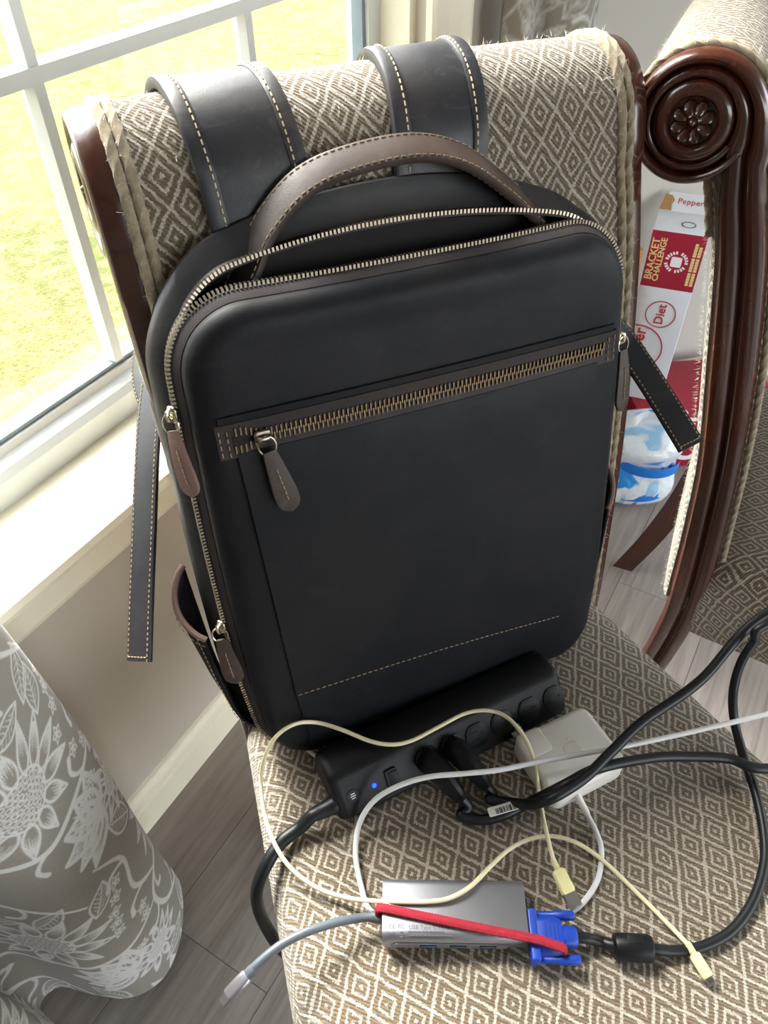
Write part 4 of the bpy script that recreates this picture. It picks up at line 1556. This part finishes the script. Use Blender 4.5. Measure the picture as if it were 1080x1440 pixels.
def hp_(px_, py_):
    p = onplane(px_, py_, tz, Z3); return p
text_on(mb, 'CE', .0044, hp_(551, 1303), HX, HY, Z3, ext=.00008)
text_on(mb, 'FC', .0044, hp_(564, 1303), HX, HY, Z3, ext=.00008)
text_on(mb, 'RoHS', .0026, hp_(551, 1313), HX, HY, Z3, ext=.00008)
text_on(mb, 'USB Type C HUB', .0044, hp_(575, 1304), HX, HY, Z3, ext=.00008, align='LEFT')
for k, L_ in enumerate((.030, .036)):
    for i in range(int(L_ / .0016)):
        mb.box(hp_(575, 1310 + 5 * k) + HX * i * .0016, .0010 + .0004 * ((i * 7) % 2), .0010, .00016, HX, HY, Z3)
b0 = hp_(565, 1313)
for dx_, dy_, sx_, sy_ in ((0, .0012, .0026, .0003), (-.0010, 0, .0003, .0022), (.0010, 0, .0003, .0022), (0, -.0011, .0020, .0003), (0, -.0022, .0026, .0006)):
    mb.box(b0 + HX * dx_ + HY * dy_, sx_, sy_, .00016, HX, HY, Z3)
mb.build('printed_marks', M['print_grey'], hub, smooth=False)
# short grey lead with a slim metal plug
l0 = hb - HX * hl_ / 2
zl = hb[2]
l0 = onplane(538, 1290, l0, HX)
l0[2] = zl
mb = MB(); mb.lathe(l0 + HX * .001, -HX, [(.0052, 0), (.0052, .004), (.0046, .006), (.0044, .010)], 14)
le = [l0 - HX * .004, onz(505, 1291, zl), onz(470, 1298, zl + .004), onz(430, 1311, zl + .007), onz(395, 1329, zl + .006), onz(365, 1353, zl + .002), onz(352, 1367, zl - .001)]
mb.tube(spline(le, 10), .0036, 12)
lead = mb.build('hub_lead', M['greycable'], hub)
e0, e1 = le[-1], onz(327, 1394, zl - .008)
dd = unit(e1 - e0)
mb = MB()
SdX = unit(np.cross(dd, Z3)); SdZ = np.cross(SdX, dd)
def flat_loft(mb, p, d, X, Z, spec):
    lps = []
    for t, hx, hz in spec:
        lps.append([p + d * t + X * x + Z * z for x, z in rrect(hx, hz, min(hx, hz) * .95, 5)])
    mb.loft(lps, True, True, True)
mb2 = MB(); flat_loft(mb2, e0 - dd * .004, dd, SdX, SdZ, ((0, .0042, .0036), (.003, .0044, .0040), (.007, .0042, .0036))); mb2.build('strain_relief', M['greycable'], lead)
flat_loft(mb, e0 + dd * .003, dd, SdX, SdZ, ((0, .0050, .0034), (.0015, .0056, .0038), (.019, .0056, .0036), (.0205, .0050, .0030)))
pg = mb.build('plug_shell', M['spacegrey2'], lead)
mb = MB(); flat_loft(mb, e0 + dd * .0235, dd, SdX, SdZ, ((0, .0041, .0012), (.0062, .0041, .0012), (.0066, .0037, .0009))); mb.build('plug_tip', M['steel'], lead)

# ------------------------------------------------------------------ vga cable
vr = hb + HX * (hl_ / 2)
vc = vr + HY * ((onplane(750, 1312, tz, Z3) - vr) @ HY) * np.array([1, 1, 0])
vc[2] = hb[2] + .001
vga = empty('vga_cable', np.array([vc[0], vc[1], vc[2] - .008]))
tag(vga, 'black video cable with a blue connector plugged into the hub', 'video cable')
mb = MB()
mb.bbox(vc + HX * .0045, .0075, .0385, .0165, .002, HX, HY, Z3, 4, .0015)
vb = mb.build('connector_plate', M['vgablue'], vga)
mb = MB()
flat_loft(mb, vc + HX * .007, HX, HY, Z3, ((0, .0150, .0078), (.002, .0158, .0082), (.016, .0150, .0082), (.020, .0128, .0078), (.0205, .0085, .0070), (.030, .0080, .0068), (.032, .0068, .0056)))
vbd = mb.build('connector_shell', M['vgablue'], vga)
mb = MB()
for k in range(4):
    mb.box(vc + HX * (.0135 + .003 * k) + Z3 * .0082, .0014, .016, .0010, HX, HY, Z3)
mb.build('grip_ridges', M['vgablue'], vbd, smooth=False)
for sg in (-1, 1):
    mb = MB()
    prof = [(.0030, 0), (.0030, .018)]
    prof += [(.0038, .019), (.0038, .034), (.0030, .0355), (.0001, .0355)]
    mb.lathe(vc + HX * .004 + HY * sg * .0162 , HX, prof, 14)
    mb.build('thumb_screw', M['vgablue'], vga)
ve = vc + HX * .038
zb_ = seat_z(ve) 
mb = MB()
vp = [ve - HX * .002, ve + HX * .008 - Z3 * .001, S(846, 1324, .007), S(866, 1330, .010), S(915, 1334, .010), S(948, 1337, .006), S(985, 1332, .005), S(1025, 1312, .005), S(1055, 1275, .005), S(1073, 1225, .005), S(1075, 1180, .005), S(1064, 1120, .007), S(1046, 1065, .014), S(1033, 1015, .030), onz(1031, 975, .55), onz(1041, 935, .575), onz(1060, 903, .595), onz(1084, 876, .61), (.50, .48, .605), (.60, .54, .57), (.66, .60, .513), (.74, .66, .512)]
mb.tube(spline(vp, 10), .0043, 12)
vcab = mb.build('cable', M['cordblack'], vga)
f1, f2 = S(862, 1331, .0108), S(918, 1334, .0108)
mb = MB(); fd = unit(f2 - f1); mb.lathe(f1, fd, [(.0060, 0), (.0092, .0010), (.0102, .003), (.0102, np.linalg.norm(f2 - f1) - .003), (.0092, np.linalg.norm(f2 - f1) - .001), (.006, np.linalg.norm(f2 - f1))], 20)
fer = mb.build('ferrite_core', M['blackplastic'], vga)
mb = MB()
fz = unit(Z3 - fd * (Z3 @ fd)); fy_ = np.cross(fz, fd)
mb.bbox((f1 + f2) / 2 + fz * .0085 + fy_ * .003, .012, .007, .004, .001, fd, fy_, fz); mb.build('clip', M['blackplastic'], fer)

# ------------------------------------------------------------------ white charging cable
wc = empty('charging_cable', S(835, 1180, 0))
tag(wc, 'white charging cable running from the charger, under the hub and off right', 'cable')
c0 = base - CY * (sh_ / 2 + .002) + CX * .012
c0 = base - CY * (sh_ / 2 + .001)
c0 = c0 + CX * ((S(822, 1133, .014) - c0) @ CX)
d0 = unit(S(840, 1172, .004) - c0)
mb = MB(); mb.lathe(c0 - d0 * .003, d0, [(.0040, 0), (.0040, .003), (.0032, .005), (.0030, .020), (.0026, .022)], 12); mb.build('strain_relief', M['white'], wc)
hz = hb[2] - HT / 2 - .0028
pts = [c0 + d0 * .004, c0 + d0 * .018, S(841, 1176, .004), S(846, 1202, .0035), S(840, 1238, .003), S(818, 1271, .003), S(785, 1291, .0015), S(742, 1300, .0008), S(650, 1303, .0006), S(560, 1298, .001), S(522, 1282, .003), S(508, 1246, .004), S(500, 1200, .006), S(505, 1160, .012), S(524, 1128, .030), S(556, 1107, .044), S(600, 1093, .050), S(650, 1088, .050), S(700, 1083, .048), S(760, 1071, .046), S(820, 1060, .046), S(870, 1051, .048), S(960, 1032, .050), onz(1080, 1004, .555), (.46, .40, .55), (.56, .43, .44), (.60, .42, .10), (.72, .36, .006)]
mb = MB(); mb.tube(spline(pts, 10), .0024, 10); mb.build('cable', M['whitecable'], wc)

# short grey cord end lying behind the strip
mb = MB()
pts = [S(430, 1052, .004), S(455, 1070, .004), S(480, 1078, .004), S(500, 1075, .004), S(530, 1062, .004), S(560, 1044, .004)]
mb.tube(spline(pts, 8), .0022, 10)
o = mb.build('cord', M['whitecable'], origin=S(490, 1076, 0))
tag(o, 'thin grey cord half hidden between the backpack and the power strip', 'cord')

# ------------------------------------------------------------------ yellowed phone cable
lc = empty('phone_cable', S(560, 1150, 0))
tag(lc, 'yellowed thin phone cable looping over the power strip and hub', 'cable')
hubtop = .0245
ph = [(779, 1212, .012), (772, 1185, .012), (764, 1150, .012), (757, 1108, .020), (752, 1075, .042), (742, 1045, .048), (725, 1020, .050), (705, 1004, .050), (680, 999, .050), (652, 1004, .049), (615, 1023, .049), (580, 1041, .050), (552, 1047, .052), (520, 1042, .055), (480, 1026, .060), (445, 1016, .062), (415, 1018, .058), (390, 1034, .048), (374, 1060, .038), (367, 1096, .034), (371, 1140, .030), (386, 1186, .024), (410, 1222, .016), (445, 1248, .009), (485, 1262, .010), (525, 1267, .020), (560, 1268, hubtop + .003), (600, 1268, hubtop + .003), (632, 1263, hubtop + .003), (662, 1246, hubtop + .003), (690, 1218, hubtop - .004), (715, 1195, .010), (745, 1180, .006), (778, 1176, .008), (812, 1186, .010), (850, 1212, .006), (900, 1260, .003), (940, 1300, .006), (968, 1329, .009)]
def clear_of_bag(p):
    px_, py_, h_ = p
    q_ = S(px_, py_, h_)
    if BG.loc(q_)[2] < .0075 and BG.loc(q_)[1] < .3 and abs(BG.loc(q_)[0]) < .21:
        q_ = onplane(px_, py_, BG.w(0, 0, .0075), BG.N)
    return q_
pts = [clear_of_bag(p) for p in ph]
mb = MB(); mb.tube(spline(pts, 8), .0019, 10); mb.build('cable', M['yellowed'], lc)
def phone_plug(p, d, kind):
    d = unit(d); X = unit(np.cross(d, Z3)); Zz = np.cross(X, d)
    m1 = MB(); m1.lathe(p - d * .004, d, [(.0022, 0), (.0027, .002), (.0027, .010), (.0022, .011)], 10); m1.build('strain_relief', M['yellowplug'], lc)
    m2 = MB()
    if kind == 'a':
        flat_loft(m2, p + d * .005, d, X, Zz, ((0, .0040, .0030), (.002, .0062, .0036), (.018, .0064, .0036), (.020, .0058, .0032)))
        pl = m2.build('plug_shell', M['yellowplug'], lc)
        m3 = MB(); m3.box(p + d * .030, .0112, .012, .0045, X, d, Zz); m3.build('plug_tip', M['steel'], pl, smooth=False)
    else:
        flat_loft(m2, p + d * .005, d, X, Zz, ((0, .0036, .0026), (.0015, .0046, .0030), (.016, .0048, .0030), (.0175, .0042, .0026)))
        pl = m2.build('plug_shell', M['yellowplug'], lc)
        m3 = MB(); flat_loft(m3, p + d * .0222, d, X, Zz, ((0, .0034, .0009), (.0055, .0034, .0009), (.0064, .0028, .0007))); tp = m3.build('plug_tip', M['steel'], pl)
        m4 = MB()
        for k in range(8):
            m4.box(p + d * .0252 + X * (-.0024 + .00068 * k) + Zz * .0009, .00040, .0028, .0002, X, d, Zz)
        m4.build('contacts', M['brass'], tp, smooth=False)
phone_plug(S(780, 1214, .010), S(803, 1262, .006) - S(780, 1214, .010), 'a')
phone_plug(S(970, 1332, .009), S(1002, 1384, .0055) - S(970, 1332, .009), 'l')

# ------------------------------------------------------------------ red braided cord over the hub
r0 = onplane(537, 1278, tz, Z3); r1 = onplane(752, 1322, tz, Z3); r2 = onplane(792, 1333, tz, Z3)
rp = [r0 - HX * .003 - Z3 * .009 - HY * .001, r0 - HX * .0035 - Z3 * .003, r0 + HX * .0005 + Z3 * .0022, lerp(r0, r1, .25) + Z3 * .0022, lerp(r0, r1, .5) + Z3 * .0022, lerp(r0, r1, .75) + Z3 * .0022, r1 + Z3 * .0028, lerp(r1, r2, .5) + Z3 * .0018, r2 - Z3 * .0005, r2 + HX * .002 - HY * .001 - Z3 * .004]
rs = resample(spline(rp, 10), .0012)
mb = MB()
sdv = [unit(HY + HX * .2)] * len(rs)
hwv = [.0036 + .0003 * (1 if k % 2 else -1) for k in range(len(rs))]
mb.ribbon(rs, sdv, hwv, .0032, .0004)
o = mb.build('braided_cord', M['red'], origin=r0)
tag(o, 'red braided elastic cord stretched across the hub to the blue connector', 'cord')

# ------------------------------------------------------------------ cartons and packs by the bay wall
def carton_frame(c, yaw):
    y = math.radians(yaw)
    return np.array([math.cos(y), math.sin(y), 0]), np.array([-math.sin(y), math.cos(y), 0])
# red carton lying flat
EX, EY = carton_frame(None, 4)
rc_ = np.array([.745, 1.478, 0])
red = empty('red_carton', rc_)
tag(red, 'red drinks carton with white swirls lying on the floor', 'carton')
mb = MB(); mb.bbox(rc_ + Z3 * .062, .34, .25, .122, .003, EX, EY, Z3, 3, .002); mb.build('carton_body', M['cartonred'], red)
mb = MB()
fp = rc_ - EY * .1256 + Z3 * .062
for k in range(3):
    cxx = -.11 + .10 * k
    pts = [fp + EX * (cxx + x) + Z3 * z for x, z in ((-.03, -.02), (-.01, .01), (.02, .025), (.04, .005), (.02, -.02), (.05, -.035), (.08, -.03))]
    sp_ = spline(pts, 8); mb.ribbon(sp_, [np.cross(unit(sp_[min(i + 1, len(sp_) - 1)] - sp_[max(i - 1, 0)]), EY) for i in range(len(sp_))], .006, .0008)
tp_ = rc_ + Z3 * .1235
for k in range(3):
    cxx = -.10 + .09 * k
    pts = [tp_ + EX * (cxx + x) + EY * y for x, y in ((-.03, -.10), (-.01, -.07), (.02, -.06), (.035, -.08), (.02, -.10), (.06, -.11))]
    sp_ = spline(pts, 8); mb.ribbon(sp_, [np.cross(unit(sp_[min(i + 1, len(sp_) - 1)] - sp_[max(i - 1, 0)]), Z3) for i in range(len(sp_))], .006, .0008)
mb.build('white_swirls', M['whiteprint'], red)

# tall diet soda carton standing on end on the red one
dc = np.array([.606, 1.497, .124])
EX, EY = carton_frame(None, -21)
soda = empty('soda_carton', dc)
tag(soda, 'tall white soda carton with a red band standing on end', 'carton')
CW, CD, CH = .104, .10, .395
mb = MB(); mb.bbox(dc + Z3 * CH / 2, CW, CD, CH, .002, EX, EY, Z3, 3, .001); body_c = mb.build('carton_body', M['cartonwhite'], soda)
ff = dc - EY * (CD / 2 + .0004)
NF = -EY
mb = MB(); mb.box(ff + Z3 * (CH - .060), CW + .0006, .001, .118, EX, EY, Z3); bandp = mb.build('red_band', M['cartonred'], body_c, smooth=False)
mb = MB()
tf = ff + NF * .0008
text_on(mb, 'BRACKET', .0205, tf - EX * .0405 + Z3 * (CH - .060), Z3, -EX, NF, ext=.0003, bold=True)
text_on(mb, 'CHALLENGE', .0165, tf - EX * .0260 + Z3 * (CH - .060), Z3, -EX, NF, ext=.0003, bold=True)
mb.build('gold_lettering', M['gold'], bandp, smooth=False)
mb = MB()
for col_, x_ in ((0, .0365), (1, .0450)):
    zz_ = CH - .106
    k_ = 0
    while zz_ < CH - .016 - .006 * col_:
        w_ = (.0052, .0044, .0048)[k_ % 3]
        mb.box(tf + EX * x_ + Z3 * (zz_ + w_ / 2), .0062, .0006, w_, EX, EY, Z3)
        zz_ += w_ + (.0030 if k_ % 5 == 4 else .0009)
        k_ += 1
tag(mb.build('small_lettering', M['gold'], bandp, smooth=False), kind='stuff')
mb = MB()
cc_ = tf + EX * .006 + Z3 * (CH - .060)
for k in range(22):
    if k in (5, 11, 16, 21): continue
    t = 2 * math.pi * k / 22
    mb.box(cc_ + EX * .0195 * math.cos(t) + Z3 * .0195 * math.sin(t), .0036, .0004, .0062, EX * -math.sin(t) + Z3 * math.cos(t), EY, EX * math.cos(t) + Z3 * math.sin(t))
mb.bbox(cc_, .021, .021, .0006, .003, EX, Z3, NF, rz=.0002)
mb.build('round_badge', M['whiteprint'], bandp, smooth=False)
mb = MB()
def ring(mb, c, R, w, ax=EX, ay=Z3, n=40):
    lps = []
    for t in np.linspace(0, 2 * math.pi, n, endpoint=False):
        d = ax * math.cos(t) + ay * math.sin(t)
        lps.append([c + d * (R - w / 2), c + d * (R + w / 2), c + d * (R + w / 2) + NF * .0004, c + d * (R - w / 2) + NF * .0004])
    lps.append(lps[0]); mb.loft(lps, True)
ring(mb, tf + EX * .003 + Z3 * (CH - .178), .030, .0022)
text_on(mb, 'Diet', .026, tf + EX * .003 + Z3 * (CH - .178), Z3, -EX, NF, ext=.0003, bold=True)
mb.build('red_lettering', M['redprint'], body_c, smooth=False)
mb = MB(); ring(mb, tf - EX * .030 + Z3 * (CH - .265), .055, .0028); mb.build('red_ring', M['redprint'], body_c, smooth=False)
mb = MB()
text_on(mb, 'Pepper', .036, tf - EX * .028 + Z3 * (CH - .268), Z3, -EX, NF, ext=.0003, bold=True)
mb.build('red_lettering', M['redprint'], body_c, smooth=False)
mb = MB()
ring(mb, ff * 0 + dc + Z3 * (CH + .0008) + EX * .012 - EY * .010, .013, .0016, EX, EY)
mb.build('red_ring', M['redprint'], body_c, smooth=False)
fl_d = unit(Z3 * .55 + EY * .83); fl_n = unit(np.cross(EX, fl_d))
fb = dc + Z3 * CH + EY * (CD / 2 - .002)
mb = MB(); mb.box(fb + fl_d * .022 + EX * .006, CW - .012, .044, .0012, EX, fl_d, fl_n); flp = mb.build('top_flap', M['cartonwhite'], soda, smooth=False)
mb = MB(); text_on(mb, 'Pepper', .018, fb + fl_d * .024 + EX * .006 - fl_n * .0009 * np.sign(fl_n[1] + 1e-6), EX, fl_d, fl_n, ext=.0003); 
mb.build('flap_lettering', M['redprint'], flp, smooth=False)
mb = MB(); pol = [(-.052, 0), (-.028, 0), (-.030, .014), (-.026, .024), (-.032, .034), (-.046, .036)]
mb.add([fb + EX * x + fl_d * y + fl_n * .002 for x, y in pol] + [fb + EX * x + fl_d * y + fl_n * .0032 for x, y in pol], [tuple(range(6)), tuple(range(6, 12))] + [(i, (i + 1) % 6, 6 + (i + 1) % 6, 6 + i) for i in range(6)])
mb.build('torn_flap', M['kraft'], soda, smooth=False)

# plain cardboard box behind it
kc = np.array([.455, 1.470, 0])
kx, ky = carton_frame(None, 14)
kb = empty('cardboard_box', kc)
tag(kb, 'plain brown cardboard box behind the white soda carton', 'box')
mb = MB(); mb.bbox(kc + Z3 * .245, .115, .09, .488, .002, kx, ky, Z3, 3, .001); bx_ = mb.build('box_body', M['kraft'], kb)
mb = MB(); mb.box(kc + Z3 * .4898, .03, .09, .0006, kx, ky, Z3); mb.build('tape_strip', M['gold'], kb, smooth=False)

# crumpled printed plastic pack
pk = np.array([.548, 1.262, 0])
pack = empty('plastic_pack', pk)
tag(pack, 'crumpled clear and blue printed plastic pack on the floor', 'plastic pack')
bm_ = bmesh.new()
bmesh.ops.create_icosphere(bm_, subdivisions=5, radius=1)
from mathutils import noise as mnoise
for v in bm_.verts:
    c = v.co.copy()
    s = Vector((math.copysign(abs(c.x) ** .75, c.x), math.copysign(abs(c.y) ** .75, c.y), math.copysign(abs(c.z) ** .7, c.z)))
    nz_ = mnoise.fractal(c * 2.2, 1.0, 2.0, 4) * .10 + abs(mnoise.noise(c * 4.5)) * .10
    waist = 1 - .16 * math.exp(-((c.z - .12) / .22) ** 2)
    v.co = Vector((s.x * .088 * waist, s.y * .080 * waist, max(-.104, s.z * .106))) * (1 - .35 * nz_) + Vector((0, 0, .104))
    if v.co.z < .002: v.co.z = .001
me = bpy.data.meshes.new('film_wrap'); bm_.to_mesh(me); bm_.free()
me.shade_smooth(); me.materials.append(M['film'])
o = bpy.data.objects.new('film_wrap', me); COL.objects.link(o); o.parent = pack
mb = MB()
for (x0, z0, L_, th_, h_) in ((.02, .125, .09, -.2, .012), (.03, .055, .07, .1, .010)):
    pts = []
    for t in np.linspace(-.9, 1.0, 16):
        a = t
        pts.append(pk + np.array([.081 * math.sin(a) + .006, -.073 * math.cos(a) - .004, z0 + th_ * .05 * t]))
    mb.ribbon(pts, [Z3] * 16, h_, .0008)
mb.build('printed_band', M['filmblue'], pack)
mb = MB()
pts = [pk + np.array([x, y, z]) for x, y, z in ((-.06, 0, .195), (-.03, -.012, .215), (0, .005, .208), (.03, -.01, .222), (.05, .0, .205))]
sp_ = spline(pts, 6); mb.ribbon(sp_, [unit((0.1, .3, 1))] * len(sp_), .016, .0010); mb.build('crimped_seam', M['film'], pack)
